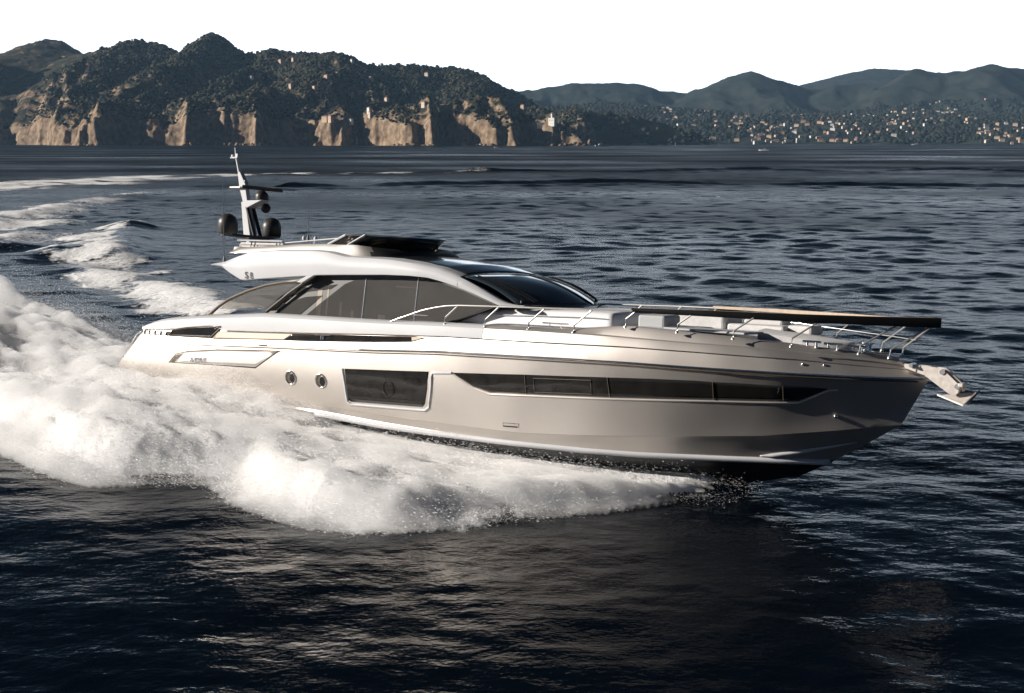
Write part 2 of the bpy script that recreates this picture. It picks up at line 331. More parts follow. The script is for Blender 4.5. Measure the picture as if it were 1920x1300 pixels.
 'dark_point': [[58,3150,66],[125,3050,68],[192,3000,78],[232,3000,82],[301,3000,71],[356,3000,58],[411,3000,43],[463,2980,24],[487,2970,11]],
 'far_back': [[1796,7600,334],[1966,7600,378],[2204,7600,449],[2340,7600,472],[2548,7600,462],[2824,7600,442],[3241,7600,402]],
 'far_main': [[-563,6200,329],[-225,6200,324],[-169,6200,324],[-84,6200,307],[113,6200,296],[253,6200,313],[324,6200,318],[478,6200,321],[675,6200,318],[788,6200,296],[929,6200,291],[1024,6100,313],[1115,6000,337],[1215,6000,361],[1279,6000,329],[1361,6000,327],[1416,6000,311],[1512,6000,295],[1635,6000,287]],
 'far_right': [[1554,5900,287],[1605,5800,308],[1736,5800,311],[1810,5700,308],[1911,5700,339],[1962,5700,356],[2027,5700,341],[2092,5700,336],[2143,5700,346],[2208,5700,344],[2231,5600,357],[2281,5600,372],[2333,5600,355],[2435,5600,348],[2635,5600,377],[3143,5600,372]],
 'town_ridge': [[268,4900,142],[410,5000,165],[661,5000,143],[844,5000,120],[1118,5000,113],[1368,5000,125],[1686,5000,145],[1916,5000,111],[2191,5000,89],[2601,5000,100]],
 'town_spur': [[1758,5700,303],[1631,5200,213],[1488,4800,129],[1297,4300,58]],
 'town_spur2': [[2032,5600,298],[1763,5100,193],[1657,4600,113],[1613,4200,48]],
 'villas': [[-566,3050,213],[-434,3200,219],[-355,3200,209],[-439,2960,174],[-458,2900,162],[-349,2900,158],[-378,2750,116],[-312,2560,70],[-278,2600,96],[-306,2520,57],[-395,2470,34],[-340,2440,37],[-385,2480,41],[-232,3200,185],[-471,2800,131],[-518,2750,132],[-350,2700,118],[-182,2420,77],[22,2360,73],[-142,2400,71],[81,2330,35],[59,2330,32],[-645,2900,161],[-590,3000,206]],
}
KZ = [0.6, 0.45, 0.32, 0.318, 0.419, 0.578, 0.718, 0.947, 1.151]
ROT = [[0.836396, 0.547158, 0.032548], [-0.547322, 0.830482, 0.103621], [0.029666, -0.104482, 0.994084]]
# ---- hull lines (boat coordinates: x forward, y to port, z up) ----
def tab(xs, ys):
    return lambda x: np.interp(x, xs, ys)
HB = tab([-12,-10,-6,-2,2,4,6,7.2,8.4,9.6,10.85,11.6,12.05,12.2],[2.42,2.5,2.68,2.76,2.76,2.70,2.53,2.36,2.1,1.72,1.02,.5,.14,.0])
CHB = tab([-12,-6,0,3,5,6.5,8,9.3,10.3],[2.3,2.38,2.4,2.25,1.9,1.5,1.02,.52,.0])
KNB = tab([-12,0,3,5,7,9,10.5,11.3,11.69],[2.4,2.5,2.42,2.17,1.72,1.1,.52,.17,.0])
KEEL = ((-11.6,10.3), tab([-11.6,-6,0,5,8,9.5,10.3],[-.75,-.9,-1.0,-.95,-.65,-.26,.2]))
CHINE = ((-11.9,10.3), tab([-11.9,-6,-3.25,-1.18,2.16,4.96,7.38,8.65,10.3],[.30,.22,.17,.07,-.03,-.05,.1,.15,.2]))
KNUCK = ((-11.7,11.69), tab([-11.7,-6,0,3.4,5.1,7.2,8.9,10.5,11.69],KZ))
RUB = ((-10.25,12.2), tab([-10.25,-9.14,-7.59,-4.79,-.93,1.12,3.88,6.15,8.8,12.2],[1.70,1.73,1.77,1.89,2.02,2.13,2.19,2.23,2.22,2.18]))
FOLD = ((-10.3,11.9), tab([-10.3,-9,-8.2,-6.95,-6.8,-5,-1.03,1.31,4,6.1,7.7,9.7,11.9],[2.02,2.08,2.20,2.33,2.2,2.26,2.44,2.53,2.56,2.59,2.57,2.52,2.36]))
GUN = ((-10.34,11.6), tab([-10.34,-9.53,-8.05,-5.02,-1,1.3,3.8,5.44,6.5,7.5,8.5,9.23,10.5,11.6],[2.1,2.34,2.49,2.73,2.76,2.81,2.84,2.83,2.80,2.77,2.75,2.72,2.63,2.53]))
EDGE = ((-10.2,11.5), tab([-10.2,-9.53,-8.05,-5.02,-1,1.3,4.6,5.2,6.07,7.28,8.5,9.68,10.94,11.5],[2.16,2.38,2.53,2.77,2.80,2.85,2.90,2.96,3.05,2.99,2.92,2.81,2.70,2.63]))
def station(s):
    """one hull section on the port side from keel to deck edge, s from 0 (stern) to 1 (bow): rows of (x,b,z,zone)"""
    def fx(f): return f[0][0]+(f[0][1]-f[0][0])*s
    rows=[]
    xk,xa,xn,xr=fx(KEEL),fx(CHINE),fx(KNUCK),fx(RUB)
    rows.append((xk,0.0,float(KEEL[1](xk)),0))
    ba=float(CHB(xa)); za=float(CHINE[1](xa)); bn=float(KNB(xn)); zn=float(KNUCK[1](xn)); br=float(HB(xr)); zr=float(RUB[1](xr))
    zk=float(KEEL[1](xk))
    for w in (.4,.8): rows.append((xk+(xa-xk)*w,ba*w,zk+(za-zk)*w**1.15,0))
    rows.append((xa,ba,za,0)); rows.append((xa,ba+.05*min(1,ba*2),za+.015,1))
    for w in (.33,.66): rows.append((xa+(xn-xa)*w,ba+(bn-ba)*w,za+(zn-za)*w,1))
    rows.append((xn,bn,zn,1)); rows.append((xn+.002,bn+.02*min(1,bn*2),zn+.012,1))
    p=1+.5*np.clip((s-.45)/.5,0,1)
    for w in np.linspace(.1,1,10):
        bb=bn+.02*min(1,bn*2)
        bulge=.07*np.sin(np.pi*w)*(1-np.clip((s-.5)/.4,0,1))
        rows.append((xn+(xr-xn)*w,bb+(br-bb)*w**p+bulge,zn+(zr-zn)*w,1))
    xf,xg,xe=fx(FOLD),fx(GUN),fx(EDGE)
    rows.append((xr-.0,br*.985,zr+.045,2))
    zf=float(FOLD[1](xf)); zg=float(GUN[1](xg))
    rows.append((xf,br*.955,zf,2)); rows.append((xf,br*.98,zf+.006,2))
    rows.append((xf+(xg-xf)*.5,br*.975,zf+(zg-zf)*.55,2)); rows.append((xf+(xg-xf)*.85,br*.965,zf+(zg-zf)*.87,2)); rows.append((xg,br*.945,zg,3))
    ze=float(EDGE[1](xe))
    rows.append((xg+(xe-xg)*.5,br*.925,zg+(ze-zg)*.65,3)); rows.append((xe,br*.90,ze,3)); rows.append((xe-.02,br*.86,ze+.01,3))
    return rows
SS = np.concatenate([np.linspace(0,.5,22)[:-1], np.linspace(.5,.9,26)[:-1], np.linspace(.9,1,14)])
HULL = np.array([station(s) for s in SS])      # stations x rows x 4
# ------------------------------------------------------------------ noise on arrays
def vnoise(x, y, seed=0):
    xi = np.floor(x).astype(np.int64); yi = np.floor(y).astype(np.int64)
    fx = x - xi; fy = y - yi
    fx = fx*fx*(3-2*fx); fy = fy*fy*(3-2*fy)
    def h(a, b):
        n = (a*374761393 + b*668265263 + seed*974634777) & 0x7fffffff
        n = ((n ^ (n >> 13)) * 1274126177) & 0x7fffffff
        return ((n ^ (n >> 16)) & 0xffff) / 65535.0
    return (h(xi,yi)*(1-fx)+h(xi+1,yi)*fx)*(1-fy)+(h(xi,yi+1)*(1-fx)+h(xi+1,yi+1)*fx)*fy
def fbm(x, y, oct=5, seed=0, gain=.5):
    a = 1.; s = 0.; t = 0.
    for i in range(oct):
        s = s + a*(vnoise(x, y, seed+i*17)-.5)*2; t += a
        x = x*2.03+13.7; y = y*2.03+7.1; a *= gain
    return s/t
def ridged(x, y, oct=4, seed=0):
    a = 1.; s = 0.; t = 0.
    for i in range(oct):
        s = s + a*(1-np.abs(vnoise(x, y, seed+i*31)*2-1)); t += a
        x = x*2.1+3.3; y = y*2.1+9.2; a *= .5
    return s/t
def sstep(a, b, x):
    t = np.clip((x-a)/(b-a), 0, 1); return t*t*(3-2*t)
def poly_dist(pts, X, Y):
    """distance to a polyline in plan, and position along it (0..1), and signed side"""
    best = np.full(X.shape, 1e9); par = np.zeros(X.shape); side = np.zeros(X.shape)
    n = len(pts)-1
    for i in range(n):
        ax, ay = pts[i][:2]; bx, by = pts[i+1][:2]
        dx, dy = bx-ax, by-ay; l2 = dx*dx+dy*dy+1e-9
        t = np.clip(((X-ax)*dx+(Y-ay)*dy)/l2, 0, 1)
        d = np.hypot(X-ax-t*dx, Y-ay-t*dy)
        k = d < best
        best = np.where(k, d, best); par = np.where(k, (i+t)/n, par)
        side = np.where(k, np.sign((X-ax)*dy-(Y-ay)*dx), side)
    return best, par, side
def in_poly(pts, X, Y):
    c = np.zeros(X.shape, bool); n = len(pts)
    for i in range(n):
        x0, y0 = pts[i][:2]; x1, y1 = pts[(i+1) % n][:2]
        if y0 == y1: continue
        k = ((y0 > Y) != (y1 > Y)) & (X < (x1-x0)*(Y-y0)/(y1-y0)+x0)
        c ^= k
    return c

# ------------------------------------------------------------------ where the yacht lies and heads
TH = R(33.2)
BPOS = np.array([-1.34, 30.55, .41])
cT, sT = math.cos(TH), math.sin(TH)
def to_track(X, Y):          # along the yacht's course (forward) and to port
    dx, dy = X-BPOS[0], Y-BPOS[1]
    return dx*cT-dy*sT, dx*sT+dy*cT
def from_track(a, b):
    return BPOS[0]+a*cT+b*sT, BPOS[1]-a*sT+b*cT

# ------------------------------------------------------------------ the sea
def sea_height(X, Y, res):
    """sum of wind waves; waves shorter than the mesh can carry are faded out"""
    r = np.random.default_rng(5)
    Z = np.zeros(X.shape); 
    for i in range(120):
        lam = 0.55*math.exp(r.random()*3.0)           # 0.55 .. 11 m
        ang = R(78)+r.normal()*R(34)                   # travelling roughly away from the viewer
        if r.random() < .5: ang += math.pi
        k = 2*math.pi/lam
        amp = AMP*lam*(0.55+.9*r.random())*(0.55 if lam > 5 else 1)
        ph = r.random()*6.283
        w = np.clip((lam/res-2.2)/2.0, 0, 1)
        arg = k*(X*math.cos(ang)+Y*math.sin(ang))+ph
        Z += amp*w*np.sin(arg)
    # patches of calmer and rougher water
    calm = .55+.45*sstep(14, 40, np.hypot(X-2, Y-10))       # smoother water under the lee of the yacht
    return Z*(0.75+.55*vnoise(X/23., Y/31., 3))*calm
AMP = .0020

def wake_fields(X, Y):
    """height added by the wake, and how much foam lies on the water"""
    Z = np.zeros(X.shape); F = np.zeros(X.shape)
    n1 = fbm(X/6., Y/6., 4, 21)
    for name, wdt, foam, hgt in (('trail_1', 24., 1.2, .5), ('trail_2', 10.0, 1.0, .85), ('trail_3', 7., .7, .8)):
        d, p, sd = poly_dist(T[name], X, Y)
        s_ = d*sd
        e = np.clip(p*8, 0, 1)*np.clip((1-p)*5, 0, 1)
        fade = (1-.55*p)
        F = np.maximum(F, foam*fade*np.exp(-(s_/(wdt*(1-.6*p)))**2)*np.clip(.95+.9*n1, 0, 1.4))
        Z += .65*hgt*np.exp(-(s_/2.6)**2)*(.6+.6*n1)*fade
        Z -= .5*hgt*np.exp(-((s_-5.5)/3.5)**2)*fade
    for name, hgt in (('ridges_a', .75), ('ridges_b', .8)):
        d, p, sd = poly_dist(T[name], X, Y)
        q = vnoise(p*9, p*0+3., 8)*1.2
        off = d*sd+6*fbm(X/60., Y/60., 2, 4)
        Z += hgt*(.25+q)*np.exp(-(off/3.0)**2)
        Z += .35*hgt*(.3+q)*np.exp(-((off-9)/2.5)**2)
    ip = in_poly(T['wash'], X, Y)
    d, p, sd = poly_dist(T['wash']+T['wash'][:1], X, Y)
    sd_ = np.where(ip, d, -d)
    n2 = fbm(X/2.2, Y/2.2, 4, 33)
    F = np.maximum(F, sstep(-1.5, 2.5, sd_+2.5*n2)*np.clip(.92+.25*n1+.15*n2, 0, 1))
    d, p, sd = poly_dist(T['wash'][:3], X, Y)
    F = np.maximum(F, .95*np.exp(-(d/3.5)**2)*np.clip(.8+n2, 0, 1.2))
    Z += .6*np.exp(-(d/2.6)**2)*np.clip(.8+n2*.3, 0, 2)
    d, p, sd = poly_dist(T['wash'][2:4]+[[-28.,80.]], X, Y)
    Z += .55*np.exp(-(d/2.)**2)
    Z += ip*.08*n2
    # ground foam round the hull and astern of the yacht
    a, b = to_track(X, Y)
    outer = np.interp(a, SPX, SPL); 
    w = np.clip((a+27)/6, 0, 1)*np.clip((8.6-a)/1.5, 0, 1)
    port = np.interp(a, [-26,-12,6,9], [4.4,3.0,2.4,.5])
    inside = np.minimum(b+outer, port-b)
    F = np.maximum(F, w*sstep(-1.2, .9, inside+1.1*n2)*.92)
    # lacing of thin foam outside the spray
    F = np.maximum(F, .30*w*np.exp(-(np.clip(-inside, 0, 9)/1.6)**2)*(a < 5))
    # the trough beside the spray and the hollow the hull pushes up astern
    Z += w*.25*sstep(-.5, 1.5, inside)
    d, p, sd = poly_dist([from_track(-14, 9), from_track(-22, 13), from_track(-34, 19), from_track(-48, 22)], X, Y)
    Z += .9*np.exp(-(d/2.4)**2)*np.clip(1-p*.5, 0, 1)-.5*np.exp(-((d)/6)**2)
    F = np.maximum(F, .42*np.exp(-(d/1.6)**2)*np.clip(.5+n2, 0, 1))
    return Z, np.clip(F, 0, 1)
# outline of the spray along the course: station and reach to starboard
SPX = [-30,-20,-14,-9.5,-8.4,-6.7,-4.6,-3.2,-2.2,-.7,1.2,3.,4.2,5.3,6.7,7.5,8.7]
SPL = [7.5,7.6,7.0,7.4,7.6,8.2,8.1,7.2,6.7,7.3,7.6,7.3,6.2,4.8,3.1,1.7,1.2]

def build_sea():
    th = np.concatenate([np.arange(-180,-75,6.), np.arange(-75,-32,1.2), np.arange(-32,32,.068), np.arange(32,75,1.2), np.arange(75,181,6.)])
    th = th[(th >= -180) & (th < 179.9)]
    r = [0.6, 3, 7, 11]
    while r[-1] < 8000:
        q = r[-1]
        r.append(q+max(.085, q*.0042*max(1, q/240)**.38) if q > 12 else q+1.2)
    r = np.array(r)
    TT, RR = np.meshgrid(np.radians(th), r)
    X = RR*np.sin(TT); Y = RR*np.cos(TT)
    res = np.maximum(np.gradient(r)[:, None]*.75, RR*np.radians(.068))
    res = np.where(np.abs(TT) > R(32), RR*R(1.2), res)
    Z = sea_height(X, Y, res)
    Zw, Fm = wake_fields(X, Y)
    Z += np.where(RR < 420, Zw, 0)*np.clip(res*0+1, 0, 1)
    n, m = X.shape
    V = np.stack([X, Y, Z], -1).reshape(-1, 3)
    idx = np.arange(n*m).reshape(n, m)
    nx = np.roll(idx, -1, axis=1)
    Fc = np.stack([idx[:-1], nx[:-1], nx[1:], idx[1:]], -1).reshape(-1, 4)[:, ::-1]
    me = bpy.data.meshes.new('sea_water')
    me.vertices.add(len(V)); me.vertices.foreach_set('co', V.astype(np.float32).ravel())
    me.loops.add(Fc.size); me.loops.foreach_set('vertex_index', Fc.astype(np.int32).ravel())
    me.polygons.add(len(Fc)); me.polygons.foreach_set('loop_start', np.arange(0, Fc.size, 4, dtype=np.int32))
    me.update(calc_edges=True)
    me.polygons.foreach_set('use_smooth', np.ones(len(Fc), bool))
    at = me.attributes.new('foam', 'FLOAT', 'POINT')
    at.data.foreach_set('value', Fm.astype(np.float32).ravel())
    lost = np.clip(res/1.1, 0, 1)**.7
    at = me.attributes.new('chop', 'FLOAT', 'POINT')
    at.data.foreach_set('value', np.broadcast_to(lost, X.shape).astype(np.float32).ravel())
    me.materials.append(sea_material())
    o = bpy.data.objects.new('sea_water', me); col.objects.link(o)
    tag(o, kind='structure')
    print('sea', n, m)

def sea_material():
    m = principled('sea water', (.0012,.003,.006), .06, ior=1.21)
    N, L, p = nodes_of(m)
    geo = N.new('ShaderNodeNewGeometry')
    def noise(scale, detail, stretch=(1,1,1), rough=.55):
        mp = N.new('ShaderNodeMapping'); mp.inputs['Scale'].default_value = stretch
        L.new(geo.outputs['Position'], mp.inputs[0])
        n = N.new('ShaderNodeTexNoise'); n.inputs['Scale'].default_value = scale; n.inputs['Detail'].default_value = detail; n.inputs['Roughness'].default_value = rough
        L.new(mp.outputs[0], n.inputs['Vector']); return n
    def math_(op, a, b=None):
        q = N.new('ShaderNodeMath'); q.operation = op
        if op == 'MULTIPLY_ADD': q.inputs[2].default_value = .30
        for i, v in enumerate((a, b)):
            if v is None: continue
            if isinstance(v, (int, float)): q.inputs[i].default_value = v
            else: L.new(v, q.inputs[i])
        return q.outputs[0]
    rip = noise(1.1, 5, (1.0, 1.5, 1))
    b1 = N.new('ShaderNodeBump'); b1.inputs['Strength'].default_value = RIPPLE; b1.inputs['Distance'].default_value = .14
    L.new(rip.outputs[0], b1.inputs['Height'])
    ch = N.new('ShaderNodeAttribute'); ch.attribute_name = 'chop'
    sw = noise(.05, 6, (.75, 1.0, 1), .65)
    b0 = N.new('ShaderNodeBump'); b0.inputs['Distance'].default_value = 2.2
    L.new(sw.outputs[0], b0.inputs['Height']); L.new(math_('MULTIPLY', ch.outputs['Fac'], .32), b0.inputs['Strength'])
    L.new(b0.outputs[0], b1.inputs['Normal'])
    cr = N.new('ShaderNodeMapRange'); cr.inputs[3].default_value = .07; cr.inputs[4].default_value = .44
    L.new(ch.outputs['Fac'], cr.inputs[0])
    L.new(math_('MULTIPLY_ADD', ch.outputs['Fac'], .8), b1.inputs['Strength'])
    pn = noise(.012, 5, (.6, 1, 1)); pm = N.new('ShaderNodeMapRange'); pm.inputs[1].default_value = .3; pm.inputs[2].default_value = .7; pm.inputs[3].default_value = .5; pm.inputs[4].default_value = 1.5
    L.new(pn.outputs[0], pm.inputs[0]); L.new(math_('MULTIPLY', cr.outputs[0], pm.outputs[0]), p.inputs['Roughness'])
    at = N.new('ShaderNodeAttribute'); at.attribute_name = 'foam'
    fn = noise(2.6, 7, (1, 1, 1), .66); fn2 = noise(.35, 4)
    thr = math_('ADD', math_('MULTIPLY', fn.outputs[0], .75), math_('MULTIPLY', fn2.outputs[0], .25))
    # foam shows where noise rises above what the mask leaves bare
    d = math_('SUBTRACT', math_('ADD', math_('MULTIPLY', at.outputs['Fac'], .62), thr), .86)
    mr = N.new('ShaderNodeMapRange'); mr.interpolation_type = 'SMOOTHSTEP'
    mr.inputs[1].default_value = -.05; mr.inputs[2].default_value = .19
    L.new(d, mr.inputs[0])
    foam = N.new('ShaderNodeBsdfPrincipled'); foam.inputs['Base Color'].default_value = (.78,.78,.78,1); foam.inputs['Roughness'].default_value = .9
    b2 = N.new('ShaderNodeBump'); b2.inputs['Strength'].default_value = .8; b2.inputs['Distance'].default_value = .12
    L.new(fn.outputs[0], b2.inputs['Height']); L.new(b2.outputs[0], foam.inputs['Normal'])
    L.new(b1.outputs[0], p.inputs['Normal'])
    mix = N.new('ShaderNodeMixShader'); L.new(mr.outputs[0], mix.inputs[0])
    L.new(p.outputs[0], mix.inputs[1]); L.new(foam.outputs[0], mix.inputs[2])
    L.new(mix.outputs[0], N['Material Output'].inputs[0])
    return m
RIPPLE = .45
build_sea()

# ------------------------------------------------------------------ land
def spine_height(pts, slope, X, Y, power=1.0, wob=0., sx=1.0):
    X = X*sx; pts = [(p[0]*sx, p[1], p[2]) for p in pts]
    H = np.full(X.shape, -1e9)
    for i in range(len(pts)-1):
        ax, ay, az = pts[i]; bx, by, bz = pts[i+1]
        dx, dy = bx-ax, by-ay; l2 = dx*dx+dy*dy+1e-9
        t = np.clip(((X-ax)*dx+(Y-ay)*dy)/l2, 0, 1)
        d = np.hypot(X-ax-t*dx, Y-ay-t*dy)
        H = np.maximum(H, az+(bz-az)*t-slope*d**power*(1+wob))
    return H
def near_land(X, Y):
    w = .35*fbm(X/170., Y/170., 4, 2)
    g = ridged(X/190., Y/420., 4, 5)
    H = spine_height(T['ridge_main'], .29, X, Y, wob=w, sx=2.1)
    H = np.maximum(H, spine_height(T['ridge_shade'], .62, X, Y, wob=w))  # unseen ridge beyond the left edge of view, there to shade the far-left slope
    for nme, k in (('spur_1', .72), ('spur_2', .62), ('spur_3', .60), ('spur_4', .55), ('spur_5', .5)):
        H = np.maximum(H, spine_height(T[nme], k, X, Y, wob=w*1.6))
    # buttresses: long faces turned to the left, short steep ones to the right
    wx = X+38*fbm(X/140., Y/140., 3, 91)+.22*(Y-2450)
    saw = (wx/165.)%1.0; saw2 = ((wx+20*fbm(X/50., Y/50., 2, 92))/58.)%1.0
    saw = np.where(saw < .8, saw/.8, (1-saw)/.2); saw2 = np.where(saw2 < .75, saw2/.75, (1-saw2)/.25)
    butt = 30*(saw-.5)*(.5+vnoise(X/200., Y/200., 93))+11*(saw2-.5)
    H = H-np.clip(H, 0, 60)/60.*46*np.clip((3300-Y)/300, 0, 1)*(1-g)+(7*fbm(X/42., Y/42., 4, 9)+20*fbm(X/105., Y/190., 3, 10))*np.clip(1.4-H/110., .25, 1)+butt*np.clip(1.45-H/130., .12, 1)*np.clip((3300-Y)/300, .15, 1)
    P = spine_height(T['promontory'], .62, X, Y, wob=w*1.5)
    H = np.maximum(H, P+8*fbm(X/34., Y/34., 4, 19)+10*fbm(X/80., Y/120., 3, 20)+.75*butt)
    ys_ = np.interp(X, [-1500,-1120,-1030,-960,-340,-200,130,320], [3000,2860,2560,2470,2440,2350,2312,2312])
    ys_ = ys_+5-50*(saw-.5)*(.3+1.2*vnoise(X/150., X*0, 95))-17*(saw2-.5)+26*fbm(X/44., Y/60., 4, 94)
    H = np.minimum(H, (Y-ys_)*.8)
    # sea cliff
    c = 8+44*vnoise(X/95., Y*0+2., 41)+9*fbm(X/16., Y/16., 4, 12)
    cl = sstep(0, 9+22*vnoise(X/32., Y/32., 14), H)
    Z = np.where(H > 0, H*.86+cl*c*np.clip(.25+H/14., .25, 1), -3.0)
    Z = np.where(H > 0, Z+(4.6*fbm(X/13., Y/13., 4, 15)+6.5*(ridged(X/17., Y/40., 3, 16)-.5))*cl*np.clip(1.5-Z/60., .35, 1), Z)
    return np.maximum(Z, -3.0)
def far_land(X, Y):
    w = .4*fbm(X/420., Y/420., 4, 51)
    g = ridged(X/300., Y/800., 4, 52)
    H = np.maximum(spine_height(T['far_main'], .30, X, Y, wob=w), spine_height(T['far_right'], .33, X, Y, wob=w))
    H = np.maximum(H, spine_height(T['far_back'], .25, X, Y))
    H = np.maximum(H, spine_height(T['town_spur'], .42, X, Y, wob=w)); H = np.maximum(H, spine_height(T['town_spur2'], .42, X, Y, wob=w))
    crest = np.maximum(H, 0)
    H = H-np.clip(H/120., 0, 1)*np.clip((6900-Y)/500., 0, 1)*np.clip((345-H)/90, 0.0, 1)*95*(1-g)
    H = H-26*(1-ridged(X/150., Y/380., 3, 53))*np.clip(H/100., 0, 1)*np.clip((345-H)/90, 0.0, 1)
    t = spine_height(T['town_ridge'], .095, X, Y, wob=w)
    H = np.maximum(H, t)
    H = np.maximum(H, spine_height(T['dark_point'], .5, X, Y, wob=w))
    H = H+(5*fbm(X/60., Y/60., 4, 61)+3*fbm(X/20., Y/20., 2, 62))*np.clip(H/40., .0, 1)
    return np.where(H > 0, H+2, -3.0)

def terrain(name, xs, ys, fn, mat):
    X, Y = np.meshgrid(xs, ys)
    Z = fn(X, Y)
    n, m = X.shape
    V = np.stack([X, Y, Z], -1).reshape(-1, 3)
    idx = np.arange(n*m).reshape(n, m)
    Fc = np.stack([idx[:-1,:-1], idx[:-1,1:], idx[1:,1:], idx[1:,:-1]], -1).reshape(-1, 4)
    keep = (Z.reshape(-1)[Fc] > -2.9).any(1)
    Fc = Fc[keep]
    used = np.unique(Fc); mp = np.full(n*m, -1); mp[used] = np.arange(len(used))
    V = V[used]; Fc = mp[Fc]
    me = bpy.data.meshes.new(name)
    me.vertices.add(len(V)); me.vertices.foreach_set('co', V.astype(np.float32).ravel())
    me.loops.add(Fc.size); me.loops.foreach_set('vertex_index', Fc.astype(np.int32).ravel())
    me.polygons.add(len(Fc)); me.polygons.foreach_set('loop_start', np.arange(0, Fc.size, 4, dtype=np.int32))
    me.update(calc_edges=True)
    me.materials.append(mat)
    o = bpy.data.objects.new(name, me); col.objects.link(o)
    tag(o, kind='structure')
    return o

def land_material(name, green_lo, green_hi, rock_lo, rock_hi, rockz, slope0, scale):
    m = principled(name, (.1,.1,.1), .9, spec=.1)
    N, L, p = nodes_of(m)
    geo = N.new('ShaderNodeNewGeometry')
    def ramp(scale_, a, b, detail=6):
        n = N.new('ShaderNodeTexNoise'); n.inputs['Scale'].default_value = scale_; n.inputs['Detail'].default_value = detail
        L.new(geo.outputs['Position'], n.inputs['Vector'])
        r = N.new('ShaderNodeValToRGB'); r.color_ramp.elements[0].position = .35; r.color_ramp.elements[1].position = .66
        r.color_ramp.elements[0].color = (*a, 1); r.color_ramp.elements[1].color = (*b, 1)
        L.new(n.outputs[0], r.inputs[0]); return r, n
    gr, gn = ramp(scale, green_lo, green_hi)
    rk, rn = ramp(scale*2.4, rock_lo, rock_hi, 8)
    sp = N.new('ShaderNodeSeparateXYZ'); L.new(geo.outputs['True Normal'], sp.inputs[0])
    spz = N.new('ShaderNodeSeparateXYZ'); L.new(geo.outputs['Position'], spz.inputs[0])
    def math_(op, a, b):
        q = N.new('ShaderNodeMath'); q.operation = op
        for i, v in enumerate((a, b)):
            if isinstance(v, (int, float)): q.inputs[i].default_value = v
            else: L.new(v, q.inputs[i])
        return q.outputs[0]
    # rock where steep, more so near the sea
    f = math_('SUBTRACT', slope0, sp.outputs['Z'])
    hz = N.new('ShaderNodeMapRange'); hz.inputs[1].default_value = 0; hz.inputs[2].default_value = rockz; hz.inputs[3].default_value = .34; hz.inputs[4].default_value = -.10
    L.new(spz.outputs['Z'], hz.inputs[0])
    f = math_('ADD', f, hz.outputs[0])
    f = math_('ADD', f, math_('MULTIPLY', math_('SUBTRACT', gn.outputs[0], .46), 1.7))
    mr = N.new('ShaderNodeMapRange'); mr.interpolation_type = 'SMOOTHSTEP'; mr.inputs[1].default_value = 0.; mr.inputs[2].default_value = .14
    L.new(f, mr.inputs[0])
    mx = N.new('ShaderNodeMix'); mx.data_type = 'RGBA'
    L.new(mr.outputs[0], mx.inputs[0]); L.new(gr.outputs[0], mx.inputs[6]); L.new(rk.outputs[0], mx.inputs[7])
    L.new(mx.outputs[2], p.inputs['Base Color'])
    b = N.new('ShaderNodeBump'); b.inputs['Strength'].default_value = .9; b.inputs['Distance'].default_value = 4.0
    L.new(rn.outputs[0], b.inputs['Height']); L.new(b.outputs[0], p.inputs['Normal'])
    return m
M_land = land_material('headland', (.018,.021,.014), (.070,.060,.038), (.13,.088,.056), (.32,.235,.16), 85., .66, .035)
M_far = land_material('far hills', (.014,.019,.017), (.032,.037,.029), (.16,.13,.10), (.25,.2,.15), 15., .30, .012)
xs = np.concatenate([np.arange(-2700,-1200,14.), np.arange(-1200,240,3.0), np.arange(240,700,14.)])
ys = np.concatenate([np.arange(2240,2640,2.6), np.arange(2640,3000,4.5), np.arange(3000,4400,9.)])
# the villas stand where their sight line from the sea meets the slope
VSPOT = []
for vx, vy, vz in T['villas']:
    yy = np.arange(2262., 4000., 4.); xx = vx/vy*yy
    zz = near_land(xx, yy); hit_ = np.nonzero((zz > (vz-CAM_H)/vy*yy+CAM_H-3) & (zz > 4))[0]
    k = hit_[0] if len(hit_) else np.argmin(np.abs(yy-vy))
    VSPOT.append((xx[k], yy[k]+5, float(zz[k])))
terrain('rocky_headland', xs, ys, near_land, M_land)
terrain('coastal_hills', np.arange(-900,4300,13.), np.concatenate([np.arange(2800,3500,9.), np.arange(3500,7900,15.)]), far_land, M_far)

